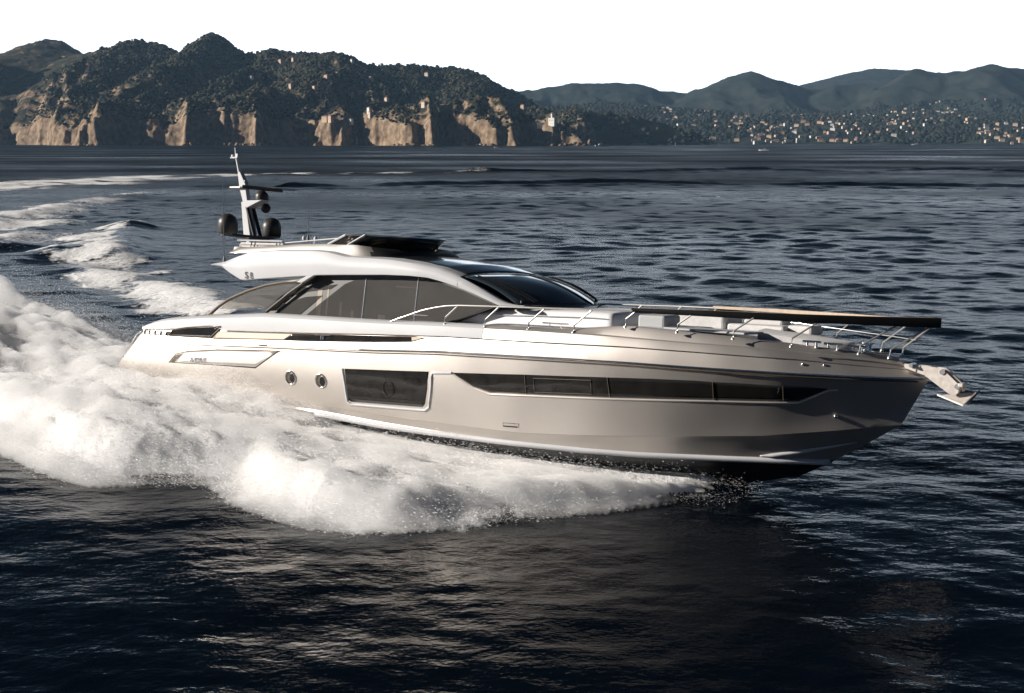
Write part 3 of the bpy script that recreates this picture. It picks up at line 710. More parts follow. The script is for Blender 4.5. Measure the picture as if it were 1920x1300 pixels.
# ------------------------------------------------------------------ woods: thousands of crowns that read as one mass
def crowns(name, pts, rad, mat, seed, squash=.8):
    r = np.random.default_rng(seed)
    t = (1+5**.5)/2
    iv = np.array([(-1,t,0),(1,t,0),(-1,-t,0),(1,-t,0),(0,-1,t),(0,1,t),(0,-1,-t),(0,1,-t),(t,0,-1),(t,0,1),(-t,0,-1),(-t,0,1)])/math.hypot(1, t)
    fc = np.array([(0,11,5),(0,5,1),(0,1,7),(0,7,10),(0,10,11),(1,5,9),(5,11,4),(11,10,2),(10,7,6),(7,1,8),(3,9,4),(3,4,2),(3,2,6),(3,6,8),(3,8,9),(4,9,5),(2,4,11),(6,2,10),(8,6,7),(9,8,1)])
    n = len(pts)
    ang = r.random(n)*6.283
    j = 1+.38*(r.random((n, 12, 1))-.5)*2
    V = iv[None]*j*rad[:, None, None]
    ca, sa = np.cos(ang)[:, None], np.sin(ang)[:, None]
    x = V[..., 0]*ca-V[..., 1]*sa; y = V[..., 0]*sa+V[..., 1]*ca
    z = V[..., 2]*squash*(.8+.7*r.random((n, 1)))
    W = np.stack([x, y, z], -1)+pts[:, None, :]
    Fc = (fc[None]+12*np.arange(n)[:, None, None]).reshape(-1, 3)
    V = W.reshape(-1, 3)
    me = bpy.data.meshes.new(name)
    me.vertices.add(len(V)); me.vertices.foreach_set('co', V.astype(np.float32).ravel())
    me.loops.add(Fc.size); me.loops.foreach_set('vertex_index', Fc.astype(np.int32).ravel())
    me.polygons.add(len(Fc)); me.polygons.foreach_set('loop_start', np.arange(0, Fc.size, 3, dtype=np.int32))
    me.update(calc_edges=True)
    me.materials.append(mat)
    o = bpy.data.objects.new(name, me); col.objects.link(o)
    return o
def leaf_material(name, lo, hi):
    m = principled(name, lo, .85, spec=.15)
    N, L, p = nodes_of(m)
    g = N.new('ShaderNodeNewGeometry')
    n = N.new('ShaderNodeTexNoise'); n.inputs['Scale'].default_value = .02; n.inputs['Detail'].default_value = 5
    L.new(g.outputs['Position'], n.inputs['Vector'])
    a = N.new('ShaderNodeMath'); a.operation = 'MULTIPLY_ADD'; a.inputs[1].default_value = .85; L.new(g.outputs['Random Per Island'], a.inputs[0])
    s_ = N.new('ShaderNodeMath'); s_.operation = 'SUBTRACT'; s_.inputs[1].default_value = .36; L.new(n.outputs[0], s_.inputs[0]); L.new(s_.outputs[0], a.inputs[2])
    r = N.new('ShaderNodeValToRGB'); r.color_ramp.elements[0].color = (*lo, 1); r.color_ramp.elements[1].color = (*hi, 1)
    r.color_ramp.elements[0].position = .15; r.color_ramp.elements[1].position = .85
    L.new(a.outputs[0], r.inputs[0]); L.new(r.outputs[0], p.inputs['Base Color'])
    return m
M_wood = leaf_material('maquis leaves', (.009,.013,.009), (.058,.055,.033))
M_wood2 = leaf_material('far leaves', (.011,.015,.012), (.028,.032,.024))
n = 230000
X = rng.uniform(-1250, 190, n); Y = 2290+1350*rng.random(n)**1.6
k = np.ones(n, bool)
for hx, hy, _ in VSPOT: k &= ~((np.abs(X-hx*Y/hy) < 12) & (Y > hy-90) & (Y < hy+10))
X, Y = X[k], Y[k]; n = len(X)
Z = near_land(X, Y); Zx = near_land(X+3, Y); Zy = near_land(X, Y+3)
nz = 1/np.sqrt(1+((Zx-Z)/3)**2+((Zy-Z)/3)**2)
dens = fbm(X/60., Y/60., 4, 71)
prob = sstep(.52, .80, nz+.22*dens+np.clip((Z-45)/300., -.12, .1))*sstep(18, 90, Z+60*dens)
k = rng.random(n) < prob*(.50+.75*fbm(X/90., Y/120., 4, 73))
X, Y, Z = X[k], Y[k], Z[k]
rad = (1.0+4.6*rng.random(len(X))**3.2)*(1+.25*fbm(X/90., Y/90., 3, 72))
tag(crowns('woodland', np.stack([X, Y, Z+rad*.35], -1), rad, M_wood, 3, .62), 'dark green scrub and pines covering the rocky headland on the left', 'woodland', kind='stuff')
print('woodland', len(X))
# boulders at the foot of the cliffs
M_rock = noise_vary(principled('shore rock', (.2,.14,.09), .9, spec=.15), .08, (.09,.06,.04), (.30,.215,.145))
bx = rng.uniform(-1150, 170, 900); yy = np.arange(2250., 2900., 3.)
by = np.zeros(len(bx)); okb = np.zeros(len(bx), bool)
for q in range(len(bx)):
    h_ = np.nonzero(near_land(np.full(len(yy), bx[q]), yy) > 0)[0]
    if len(h_): by[q] = yy[h_[0]]; okb[q] = True
okb &= fbm(bx/60., bx*0, 3, 96) > -.12
bx, by = bx[okb], by[okb]-rng.random(okb.sum())*7
br = 1.2+4.6*rng.random(len(bx))**2.2
tag(crowns('shore_boulders', np.stack([bx, by, br*.15], -1), br, M_rock, 6, .75), 'brown boulders fallen along the foot of the headland cliffs', 'rocks', kind='stuff')
# ------------------------------------------------------------------ the yacht
yacht = empty('motor_yacht')
yacht.matrix_world = Matrix(ROT).to_4x4()
yacht.matrix_world.translation = Vector(BPOS.tolist())
ym = Matrix(ROT).to_4x4(); ym.translation = Vector(BPOS.tolist())
yacht.matrix_world = ym
tag(yacht, 'champagne and white motor yacht planing at speed across the foreground', 'yacht')

def hull_b(x, z):
    """half breadth of the topsides at x, z"""
    zs = []; bs = []
    for j in range(4, HULL.shape[1]-1):
        xr_ = HULL[:, j, 0]
        zs.append(np.interp(x, xr_, HULL[:, j, 2])); bs.append(np.interp(x, xr_, HULL[:, j, 1]))
    o = np.argsort(zs, kind='stable')
    return float(np.interp(z, np.array(zs)[o], np.array(bs)[o]))
def env(poly, x):
    """lowest and highest z of a polygon at x"""
    zz = []
    for i in range(len(poly)):
        x0, _, z0 = poly[i]; x1, _, z1 = poly[(i+1) % len(poly)]
        if (x0-x)*(x1-x) <= 0 and abs(x1-x0) > 1e-9: zz.append(z0+(z1-z0)*(x-x0)/(x1-x0))
    return (min(zz), max(zz)) if zz else None
def hull_plate(name, poly, off, mat, parent, nx=24, nz=6, thick=.03, side=-1):
    """a panel that follows the curve of the hull"""
    xs_ = sorted(set([p[0] for p in poly]+list(np.linspace(min(p[0] for p in poly), max(p[0] for p in poly), nx))))
    xs_ = [xs_[0]+.004]+xs_[1:-1]+[xs_[-1]-.004]
    rows = []
    for x in xs_:
        e = env(poly, x)
        if e is None: continue
        rows.append([(x, side*(hull_b(x, z)+off), z) for z in np.linspace(e[0], e[1], nz)])
    mb = MB().grid(rows)
    return mb.build(name, mat, parent, smooth=50, solid=thick)
def hull_line(poly, off, n=3, side=-1):
    o = []
    for i in range(len(poly)-1):
        for t in np.linspace(0, 1, n, endpoint=False):
            x = poly[i][0]+(poly[i+1][0]-poly[i][0])*t; z = poly[i][2]+(poly[i+1][2]-poly[i][2])*t
            o.append((x, side*(hull_b(x, z)+off), z))
    x, _, z = poly[-1]; o.append((x, side*(hull_b(x, z)+off), z))
    return o

# hull shell: both sides from keel to deck edge, plus transom
ns, nr = HULL.shape[:2]
V = []; Fs = []; mi = []
for sgn in (-1, 1):
    k0 = len(V)
    for i in range(ns):
        for j in range(nr):
            x, b, z, q = HULL[i, j]; V.append((x, sgn*b, z))
    for i in range(ns-1):
        for j in range(nr-1):
            a = k0+i*nr+j
            f = (a, a+nr, a+nr+1, a+1); Fs.append(f if sgn < 0 else f[::-1])
            mi.append(1 if HULL[i, j+1, 3] == 0 else (2 if HULL[i, j, 3] == 3 else 0))
Fs.append(tuple(range(nr))+tuple(k0+j for j in range(nr-1, 0, -1))); mi.append(0)
hull = mobj('hull', V, Fs, None, yacht, smooth=24, mats=[M_hull, M_bottom, M_hull], midx=mi)
me = hull.data
bm = bmesh.new(); bm.from_mesh(me); bmesh.ops.remove_doubles(bm, verts=bm.verts, dist=.0008); bmesh.ops.recalc_face_normals(bm, faces=bm.faces); bm.to_mesh(me); bm.free()
me.set_sharp_from_angle(angle=R(24))

# white capping over the after half of the bulwark
rows = []
for x in np.linspace(-10.3, 2.4, 60):
    r = []
    for j in range(nr-7, nr):
        xr_ = HULL[:, j, 0]
        b = np.interp(x, xr_, HULL[:, j, 1]); z = np.interp(x, xr_, HULL[:, j, 2])
        r.append((x, b, z))
    rows.append(r)
mb = MB()
for sgn in (-1, 1):
    mb.grid([[(x, sgn*(b+.006), z+.004) for x, b, z in r] for r in rows])
mb.build('bulwark_capping', M_white, hull, smooth=24)

# deck
mb = MB(); rows = []
for i in range(ns):
    x, b, z, q = HULL[i, nr-1]
    w = float(np.interp(x, [-5.6,-5.2], [.62,.05]))
    rows.append([(x, -b, z), (x, -b*.985, z-w), (x, -b*.5, z-w+.02), (x, 0, z-w+.03), (x, b*.5, z-w+.02), (x, b*.985, z-w), (x, b, z)])
mb.grid(rows)
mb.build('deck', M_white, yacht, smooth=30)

# rub rail, boot stripes
for sgn in (-1, 1):
    mb = MB()
    pts = [(HULL[i, 18, 0], sgn*(HULL[i, 18, 1]+.012), HULL[i, 18, 2]+.012) for i in range(1, ns)]
    mb.tube(pts, .022, 6)
    mb.build('rub_rail', M_chrome, hull, smooth=60)
    mb = MB()
    pts = [(HULL[i, 18, 0], sgn*(HULL[i, 18, 1]+.008), HULL[i, 18, 2]-.05) for i in range(3, ns-1)]
    mb.tube(pts, .014, 5); mb.build('pinstripe', M_tandark, hull, smooth=60)
for nme, hgt in (('stripe_a', .125), ('stripe_b', .10)):
    for sgn in (-1, 1):
        pts = [tuple(p) for p in T[nme]]
        pl = []
        for i in range(len(pts)-1):
            for t in np.linspace(0, 1, 5, endpoint=False): pl.append([pts[i][k]+(pts[i+1][k]-pts[i][k])*t for k in range(3)])
        pl.append(pts[-1])
        rows = []; hg0 = hgt
        for q_, (x, y, z) in enumerate(pl):
            hgt = hg0*(1 if nme == 'stripe_a' else min(1, .15+q_/6., .1+(len(pl)-1-q_)/8.))
            b0 = hull_b(x, z); b1 = hull_b(x, z-hgt)
            rows.append([(x, sgn*(max(b0, abs(y))+.012), z), (x, sgn*(max(abs(y)-.02, b1)+.012), z-hgt)])
        MB().grid(rows).build('boot_stripe', M_white, hull, smooth=60, solid=.02)

# hull windows
w = hull_plate('hull_window', T['big_window'], .004, M_glass, hull)
fr = MB().tube(hull_line(T['big_lip'], .0, 4), .036, 8); fr.build('window_frame', M_white, w, smooth=60)
cx = -.45; cz = 1.1
ring = [(cx+.17*math.cos(a), -(hull_b(cx+.17*math.cos(a), cz+.2*math.sin(a))+.016), cz+.2*math.sin(a)) for a in np.linspace(0, 2*math.pi, 25)]
MB().tube(ring, .007, 5).build('port_ring', M_black, w, smooth=60)
w = hull_plate('hull_window', T['long_window'], .004, M_glass, hull, nx=70)
MB().tube(hull_line(T['long_lip'], -.004, 4), .028, 8).build('window_frame', M_hull, w, smooth=60)
for k in range(4): MB().tube(hull_line(T['mullion%d' % k], .012, 4), .011, 5).build('mullion', M_tandark, w, smooth=60)
MB().tube(hull_line(T['sash']+T['sash'][:1], .012, 4), .008, 5).build('sash', M_grey, w, smooth=60)
for nme in ('port_a', 'port_b'):
    (cx, _, cz), (dx, _, dz) = T[nme]
    def disc(cx, cz, r, off, n=24): return [(cx+r*math.cos(a), -(hull_b(cx+r*math.cos(a), cz+r*math.sin(a))+off), cz+r*math.sin(a)) for a in np.linspace(0, 2*math.pi, n)]
    ph = empty('porthole', parent=hull)
    MB().tube(disc(cx, cz, .185, .0), .026, 8).build('porthole_frame', M_chrome, ph, smooth=60)
    ring = disc(cx, cz, .18, .004)[:-1]
    MB().add(ring, [tuple(range(len(ring)))]).build('recess', M_tandark, ph)
    ring = disc(dx+.02, dz, .125, .010)[:-1]
    MB().add(ring, [tuple(range(len(ring)))]).build('porthole_glass', M_glass, ph)
    MB().tube(disc(dx+.02, dz, .128, .010), .012, 6).build('glass_ring', M_chrome, ph, smooth=60)
v = hull_plate('exhaust_vent', T['vent'], .006, M_hull, hull, nx=6)
MB().tube(hull_line([T['vent'][3], T['vent'][2]], .01, 4), .014, 5).build('vent_slot', M_black, v)
MB().tube(hull_line(T['vent']+T['vent'][:1], .008, 4), .008, 5).build('vent_frame', M_chrome, v)
hull_plate('side_moulding', T['trap_out'], .004, M_tandark, hull)
pnl = hull_plate('garage_panel', T['trap_in'], .016, M_hull, hull)
MB().tube(hull_line(T['trap_in']+T['trap_in'][:1], .018, 4), .009, 5).build('panel_edge', M_white, pnl, smooth=60)
hull_plate('recess_shade', T['shade_panel'], .022, M_recess_shade, hull, nx=40)  # tan colour puts in the shade under the bulwark overhang
sg = hull_plate('bulwark_window', T['side_glass'], .034, M_glass, hull, nx=30)
mb = MB()
for q in (.62, .70): 
    x = -3.4+q; mb.tube([(x, -2.72, 2.19), (x, -2.72, 2.30)], .012, 6)
mb.tube([(-3.0, -2.72, 2.31), (-2.45, -2.72, 2.325)], .014, 6)
mb.build('mooring_cleat', M_chrome, hull)
ag = hull_plate('aft_window', T['aft_glass'], .022, M_glass, hull)
MB().tube(hull_line(T['aft_glass']+T['aft_glass'][:1], .026, 4), .02, 6).build('window_frame', M_tandark, ag, smooth=60)
ao = hull_plate('fairlead_opening', T['aft_open'], .022, M_grey, hull, nx=8)
mb = MB(); lo = T['aft_open']
for t in (.05, .22, .45, .68, .9):
    x = lo[0][0]+(lo[1][0]-lo[0][0])*t; z0 = lo[3][2]+(lo[2][2]-lo[3][2])*t; z1 = lo[0][2]+(lo[1][2]-lo[0][2])*t
    MB().tube([(x, -(hull_b(x, z0)+.045), z0), (x, -(hull_b(x, z1)+.045), z1)], .02, 6).build('fairlead_post', M_chrome, ao, smooth=60)
p = T['fairlead'][0]
MB().lathe([(.02,0),(.05,.02),(.05,.05),(.02,.07)], (p[0], p[1]+.02, p[2]), 10, axis=(.3,-1,0)).build('through_hull_fitting', M_chrome, hull, smooth=60)

def text_mesh(name, body, size, origin, ux, nrm, mat, parent, shear=0.0, extrude=.006, bold=.0):
    cu = bpy.data.curves.new(name, 'FONT'); cu.body = body; cu.size = size; cu.extrude = extrude; cu.shear = shear; cu.offset = bold*size
    tmp = bpy.data.objects.new(name, cu)
    me = bpy.data.meshes.new_from_object(tmp)
    bpy.data.objects.remove(tmp); bpy.data.curves.remove(cu)
    ux = Vector(ux).normalized(); nrm = Vector(nrm).normalized(); uy = nrm.cross(ux)
    M = Matrix((ux, uy, nrm)).transposed().to_4x4(); M.translation = Vector(origin)
    me.transform(M)
    me.materials.append(mat)
    o = bpy.data.objects.new(name, me); col.objects.link(o); o.parent = parent
    return o
a, b = T['trap_text']
bz = hull_b(a[0], a[2])
text_mesh('builder_lettering', 'AZIMUT', .20, (a[0], -(bz+.045), a[2]-.06), (b[0]-a[0], -(hull_b(b[0], b[2])-bz), b[2]-a[2]), (0,-1,.12), M_chrome, pnl)

# swim platform and stern rail
mb = MB(); mb.box((-12.9,-2.2,.30), (-11.4,2.2,.42)); mb.build('swim_platform', M_teak, yacht, bevel=.03)
mb = MB()
mb.tube([(-10.35,-2.42,1.95),(-10.55,-2.42,1.86),(-11.05,-2.42,1.28),(-11.05,-2.40,1.18)], .028, 7)
mb.tube([(-11.2,-2.42,1.12),(-11.45,-2.42,.80),(-11.5,-2.40,.70)], .028, 7)
mb.build('stern_handrail', M_chrome, yacht, smooth=60)

# cabin block with its windows
def side_y(z): return 2.12-.12*(z-2.7)
cab = T['cabin']
mb = MB(); n = len(cab)
va = [(x, -(side_y(z)), z) for x, _, z in cab]; vb = [(x, side_y(z), z) for x, _, z in cab]
mb.add(va+vb, [tuple(range(n)), tuple(range(2*n-1, n-1, -1))]+[(i, (i+1) % n, n+(i+1) % n, n+i) for i in range(n)])
cabin = mb.build('cabin', M_black, yacht)
for sgn in (-1, 1):
    for nme in ('pane_tri', 'pane_strip', 'pane_main_a', 'pane_main_b', 'pane_main_c'):
        pts = [(x, sgn*(side_y(z)+.012), z) for x, _, z in T[nme]]
        MB().prism(pts, (0, .012, 0)).build('side_window', M_pane, cabin)
    for x0, x1, z0, z1 in ((-3.55,-3.38,2.72,3.52), (-3.2,-3.14,2.72,3.62), (-2.72,-2.62,2.75,3.2), (-2.3,-2.2,2.75,3.0), (-.85,.05,3.66,3.70), (-1.35,-1.1,2.78,2.92), (-.3,.5,2.8,2.86)):
        MB().prism([(x0, sgn*(side_y(z0)+.004), z0), (x1, sgn*(side_y(z0)+.004), z0), (x1, sgn*(side_y(z1)+.004), z1), (x0, sgn*(side_y(z1)+.004), z1)], (0, .004, 0)).build('curtain', M_curtain, cabin)
    for a, b in ((T['pane_main_a'][5], T['pane_main_a'][6]), (T['pane_main_b'][5], T['pane_main_b'][6])):
        MB().tube([(a[0]+.012, sgn*(side_y(a[2])+.02), a[2]), (b[0]+.012, sgn*(side_y(b[2])+.02), b[2])], .013, 6).build('window_mullion', M_chrome, cabin)
    cf = [(x, sgn*abs(y), z) for x, y, z in T['cockpit_frame']]
    fr = MB(); fr.tube(cf+[cf[0]], .045, 6)
    f_ = fr.build('cockpit_screen', M_tandark, yacht, smooth=50)
    cg = [(x, sgn*abs(y), z) for x, y, z in T['cockpit_glass']]
    MB().prism(cg, (0, .015, 0)).build('screen_glass', M_smoke, f_)
    st = [(x, sgn*abs(y), z) for x, y, z in T['strut']]
    MB().prism(st, (0, .12, 0)).build('roof_strut', M_white, yacht, bevel=.015)

# roof: a shell with rolled side bands that run down to the foredeck as pillars
RT = np.array(T['roof_top']); RB = np.array(T['roof_bot'])
def rt(x): return float(np.interp(x, RT[:, 0], RT[:, 2]))
def rb(x): return float(np.interp(x, RB[:, 0], RB[:, 2]))
def gR(x): return 2.25-.06*max(0, x)
BROW = 1.25
xs_ = sorted(list(np.linspace(RT[0, 0]+.02, BROW, 60)))
rows = []
for x in xs_:
    g = gR(x); a = rt(x); c = min(rb(x), a-.02); h = a-c
    half = [(g-.30, c+.03), (g-.02, c), (g, c+.02*h+.004), (g+.02, c+.40*h), (g+.005, c+.60*h), (g-.035, c+.85*h), (g-.08, a), (g-.20, a+.025), (g-.5, a+.05), (1.0, a+.10), (.4, a+.12)]
    low = [(x, 0, c+.06)]
    r = [(x, 0, c+.06)]+[(x, -b, z) for b, z in half]+[(x, 0, a+.125)]+[(x, b, z) for b, z in half[::-1]]+[(x, 0, c+.06)]
    rows.append(r)
mb = MB().grid(rows)
mb.f.append(tuple(range(len(rows[0])-1)))
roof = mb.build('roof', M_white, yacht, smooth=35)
mb = MB()
for sgn in (-1, 1):
    mb = MB(); rows = []
    for x in np.linspace(BROW-.01, 3.15, 24):
        g = gR(x); a = rt(x); c = min(rb(x), a-.03)
        rows.append([(x, sgn*(g-.22), c), (x, sgn*(g-.01), c), (x, sgn*(g+.015), c+.45*(a-c)), (x, sgn*(g-.02), c+.8*(a-c)), (x, sgn*(g-.08), a), (x, sgn*(g-.26), a-.015), (x, sgn*(g-.26), c)])
    mb.grid(rows)
    mb.build('windscreen_pillar', M_white, roof, smooth=35)
# dark glazed panel let into the forward roof
rows = []
for x in np.linspace(-1.6, BROW+.02, 24):
    a = rt(x); g = gR(x)
    rows.append([(x, y, a+.135-.085*(abs(y)/1.75)**2.2) for y in np.linspace(-(g-.42), g-.42, 17)])
MB().grid(rows).build('roof_panel', M_roofglass, roof, smooth=60, solid=.03)
# windscreen
def brow(u): return Vector((BROW+.42*(1-u*u), 1.93*u, rt(BROW)+.03+.055*(1-u*u)))
def base(u): return Vector((2.92+.75*(1-u*u), 1.98*u, 3.40-.04*(1-u*u)))
rows = []
for t in np.linspace(0, 1, 13):
    rows.append([brow(u).lerp(base(u), t)+Vector((.0, 0, .10*math.sin(math.pi*t))) for u in np.linspace(-1, 1, 25)])
ws = MB().grid(rows).build('windscreen', M_wsglass, yacht, smooth=60, solid=.03)
rows = [[brow(u)*(1-t)+Vector((BROW, brow(u).y, rt(BROW)+.135-.085*min(1, abs(brow(u).y)/1.75)**2.2))*t for u in np.linspace(-1, 1, 25)] for t in (0, .5, 1)]
MB().grid(rows).build('roof_brow', M_roofglass, roof, smooth=60, solid=.03)
def wsp(u, t, off=.03): return brow(u).lerp(base(u), t)+Vector((.4*off, 0, .10*math.sin(math.pi*t)+off))
MB().tube([wsp(.28, t, .012) for t in np.linspace(0, 1, 8)], .022, 6).build('windscreen_mullion', M_black, ws)
for u0, u1 in ((-.94, -.80), (.90, .97)):
    mb = MB(); mb.tube([wsp(u0+(u1-u0)*t, t, .05) for t in np.linspace(.98, .15, 6)], .022, 6)
    mb.tube([wsp(u0+(u1-u0)*t+.03, t, .075) for t in np.linspace(.98, .5, 4)], .016, 6)
    mb.tube([wsp(u0+(u1-u0)*t-.02, t, .03) for t in np.linspace(.8, .1, 6)], .014, 6)
    mb.lathe([(.045,0),(.045,.06),(.02,.08)], wsp(u0, .98, .0), 8)
    mb.build('wiper', M_black, ws, smooth=60)

a, b = T['logo']
gz = gR(0)
text_mesh('roof_emblem', 'S', .26, (a[0]-.02, -(gz+.026), a[2]-.05), (1, 0, 0), (0,-1,0), M_black, roof, extrude=.002, bold=.02)
text_mesh('roof_emblem', '8', .25, (a[0]+.17, -(gz+.026), a[2]-.05), (1, 0, 0), (0,-1,0), M_black, roof, extrude=.002)

# flybridge coaming
CT = np.array(T['coam_top']); CB = np.array(T['coam_bot'])
def arc(x0, yw, xf, n=18):
    return [(x0+(xf-x0)*math.sin(a)**.8, -yw*math.cos(a)**.55) for a in np.linspace(0, math.pi/2, n)]
bot = []; top = []
for x in np.linspace(-7.15, -2.5, 26):
    zt = float(np.interp(x, CT[:, 0], CT[:, 2])); zb = float(np.interp(x, CB[:, 0], CB[:, 2]))
    bot.append((x, -1.92, min(zb, zt-.02)-.02)); top.append((x-.02, -1.85, zt))
for (x, y), (xt, yt) in zip(arc(-2.5, 1.92, -1.0)[1:], arc(-2.5, 1.85, -1.45)[1:]):
    bot.append((x, y, rt(min(x, 0))+.06 if x > -1.6 else 4.42-.0)); top.append((xt, yt, 4.745-.10*max(0, (xt+2.5)/1.05)))
def mir(l): return l+[(x, -y, z) for x, y, z in l[::-1][1:]]
zb_in = [(x*.985-.10, y*.93, 4.60) for x, y, z in top]
ti = [(x*.99-.06, y*.95, z) for x, y, z in top]
mid = [((b_[0]*.55+t_[0]*.45)+.02, (b_[1]*.5+t_[1]*.5)*1.012, b_[2]*.5+t_[2]*.5) for b_, t_ in zip(bot, top)]
gr = MB().grid([mir(bot), mir(mid), mir(top), mir(ti), mir(zb_in)])
fly = gr.build('flybridge_coaming', None, yacht, smooth=40, mats=[M_grey, M_dark], midx=[1 if min(gr.v[i][0] for i in f) > -2.0 else 0 for f in gr.f])  # forward faces take the dark material, painting in their shade
MB().add(mir([(x, y*.99, 4.60) for x, y, z in zb_in]), [tuple(range(2*len(zb_in)-1))]).build('flybridge_deck', M_teak, fly)
# visor plate ahead of it
pl = arc(-2.2, 1.55, -.50, 14)
pts = mir([(x, y, 4.44-.055*(x+2.2)) for x, y in pl])
MB().prism(pts, (0, 0, .05)).build('visor', M_dark, fly)
# wind screen of the flybridge, leaning forward
gb = [(-3.42,-1.80,4.73),(-2.75,-1.76,4.72),(-2.35,-1.60,4.66),(-2.0,-1.1,4.60),(-1.85,-.5,4.58),(-1.8,0,4.58)]
gt = [(-2.86,-1.72,5.0),(-2.2,-1.68,5.01),(-1.8,-1.45,5.0),(-1.55,-1.0,4.99),(-1.42,-.5,4.985),(-1.38,0,4.985)]
fg = MB().grid([mir(gb), mir(gt)]).build('flybridge_screen', M_glass, fly, smooth=60, solid=.02)
MB().tube(mir(gt), .018, 6).build('screen_rim', M_chrome, fg, smooth=60)
for sgn in (-1, 1):
    for a, b in ((gb[0], gt[0]), (gb[1], gt[1])):
        MB().tube([(a[0], sgn*abs(a[1])+sgn*.01, a[2]), (b[0], sgn*abs(b[1])+sgn*.01, b[2])], .035, 6).build('screen_post', M_white, fg, smooth=60)
# white seating and rails aft on the flybridge
s0, s1, s2, s3 = T['white_seat']
mb = MB(); mb.box((s0[0], -1.6, 4.55), (s1[0], -1.15, 4.70)); mb.box((s0[0]+.08, -1.64, 4.66), (s1[0], -1.5, 4.735))
seat = mb.build('flybridge_sofa', M_cush, fly, bevel=.03)
MB().tube([(s0[0]-.05, -1.62, 4.79), (s1[0]-.05, -1.62, 4.79)], .024, 7).build('sofa_rail', M_white, seat)
mb = MB()
for t in (.3, .38, .86, .93):
    x = s0[0]+(s1[0]-s0[0])*t; MB().tube([(x, -1.66, 4.6), (x, -1.63, 4.79)], .012, 5).build('rail_stanchion', M_chrome, seat)
rl = T['fly_rail']
mb = MB(); mb.tube([tuple(p) for p in rl]+[(-2.9, -1.6, 5.0)], .022, 7); mb.tube([(rl[1][0], -1.62, 4.72), tuple(rl[1])], .016, 6)
mb.build('flybridge_handrail', M_white, fly, smooth=60)
for x, y, h in ((-4.75,-1.35,.14), (-4.45,-1.2,.13), (-3.6,-1.0,.10)):
    MB().lathe([(.05,0),(.06,.05),(.05,.1),(.02,.13)], (x, y, 4.80+h-.1), 10).build('navigation_light', M_white, fly, smooth=60)
for y in (-.75, .25):
    mb = MB(); mb.box((-3.4, y-.28, 4.6), (-2.9, y+.28, 4.72)); mb.add(*(lambda q: (q.v, q.f))(MB().box((-3.52, y-.26, 4.70), (-3.38, y+.26, 4.96))))
    mb.build('helm_seat', M_cush, fly, bevel=.05)

# mast with domes, radar and lights
mast = empty('mast', (0, 0, 0), yacht)
MB().prism([tuple(p) for p in T['mast_panel']], (0, .30, 0)).build('mast_column', M_white, mast, bevel=.02)
MB().prism([tuple(p) for p in T['mast_upper']], (0, .16, 0)).build('mast_head', M_white, mast, bevel=.015)
t_ = [tuple(p) for p in T['mast_top']]
MB().tube([t_[2], t_[1], t_[0]], .045, 8, .018).build('mast_pole', M_white, mast, smooth=60)
l_ = [tuple(p) for p in T['mast_leg']]
for dy in (-.13, .13):
    MB().tube([(l_[0][0], dy, l_[0][2]), (l_[1][0], dy, l_[1][2])], .055, 8).build('mast_strut', M_black, mast, smooth=60)
b_ = T['brackets']
mb = MB()
mb.box((b_[0][0]-.10, -.05, b_[0][2]-.02), (b_[0][0]+.20, .05, b_[0][2]+.02)); mb.box((b_[0][0]-.06, -.05, b_[0][2]), (b_[0][0], .05, b_[0][2]+.09))
mb.build('light_bracket', M_white, mast)
MB().box((b_[0][0]+.10, -.03, b_[0][2]+.02), (b_[0][0]+.2, .03, b_[0][2]+.12)).build('mast_light', M_white, mast)
mb = MB(); mb.box((b_[1][0]-.15, -.2, b_[1][2]-.02), (b_[1][0]+.3, .2, b_[1][2]+.02)); mb.build('light_bracket', M_galv, mast)
MB().box((b_[1][0]+.2, -.07, b_[1][2]+.02), (b_[1][0]+.36, .07, b_[1][2]+.22)).build('mast_light', M_galv, mast)
MB().prism([tuple(p) for p in T['platform']], (0, .42, 0)).build('radar_platform', M_white, mast, bevel=.015)
c = T['pedestal'][0]
rd = MB().lathe([(.20,0),(.21,.10),(.19,.2),(.12,.25),(.08,.28)], (c[0], 0, c[2]), 16).build('radar_pedestal', M_dome, mast, smooth=60)
a, b = T['radar_bar']
bar = MB(); bar.box((-.62,-.06,-.055), (.62,.06,.055))
bo = bar.build('radar_scanner', M_black, rd, bevel=.02)
mx_ = (Vector(a)+Vector(b))/2
bo.location = (c[0]+.02, 0, c[2]+.34); bo.rotation_euler = (0, R(4), R(33))
d_ = T['disc'][0]
MB().lathe([(.02,0),(.14,.02),(.15,.08),(.1,.12)], (d_[0]-.05, 0, d_[2]), 18, axis=(.75,-.55,0)).build('searchlight', M_black, mast, smooth=60)
MB().tube([(d_[0]-.35, 0, d_[2]), (d_[0], 0, d_[2])], .02, 6).build('searchlight_arm', M_white, mast)
for q in T['dome_s'][:1]+T['dome_p'][:1]:
    prof = [(.27,0),(.30,.03),(.305,.30)]+[(.305*math.cos(t), .30+.31*math.sin(t)) for t in np.linspace(.15, 1.5, 9)]
    MB().lathe(prof, (q[0], q[1], q[2]-.02), 28).build('satellite_dome', M_dome, mast, smooth=60)
zq = T['dome_s'][0][2]-.05
x0 = T['dome_s'][0][0]; x1 = T['dome_p'][0][0]
pts = [(x0-.25,-1.2,zq+.01),(x0+.25,-1.2,zq+.01),(-7.6,-.3,zq-.06),(-7.6,.3,zq-.06),(x1+.3,1.2,zq),(x1-.2,1.2,zq),(-8.2,.3,zq-.06),(-8.2,-.3,zq-.06)]
MB().prism(pts, (0,0,.06)).build('mast_wing', M_black, mast)
MB().lathe([(.45,0),(.40,.10),(.3,.22)], (-7.9, 0, zq-.3), 16).build('mast_foot', M_white, mast, smooth=60)
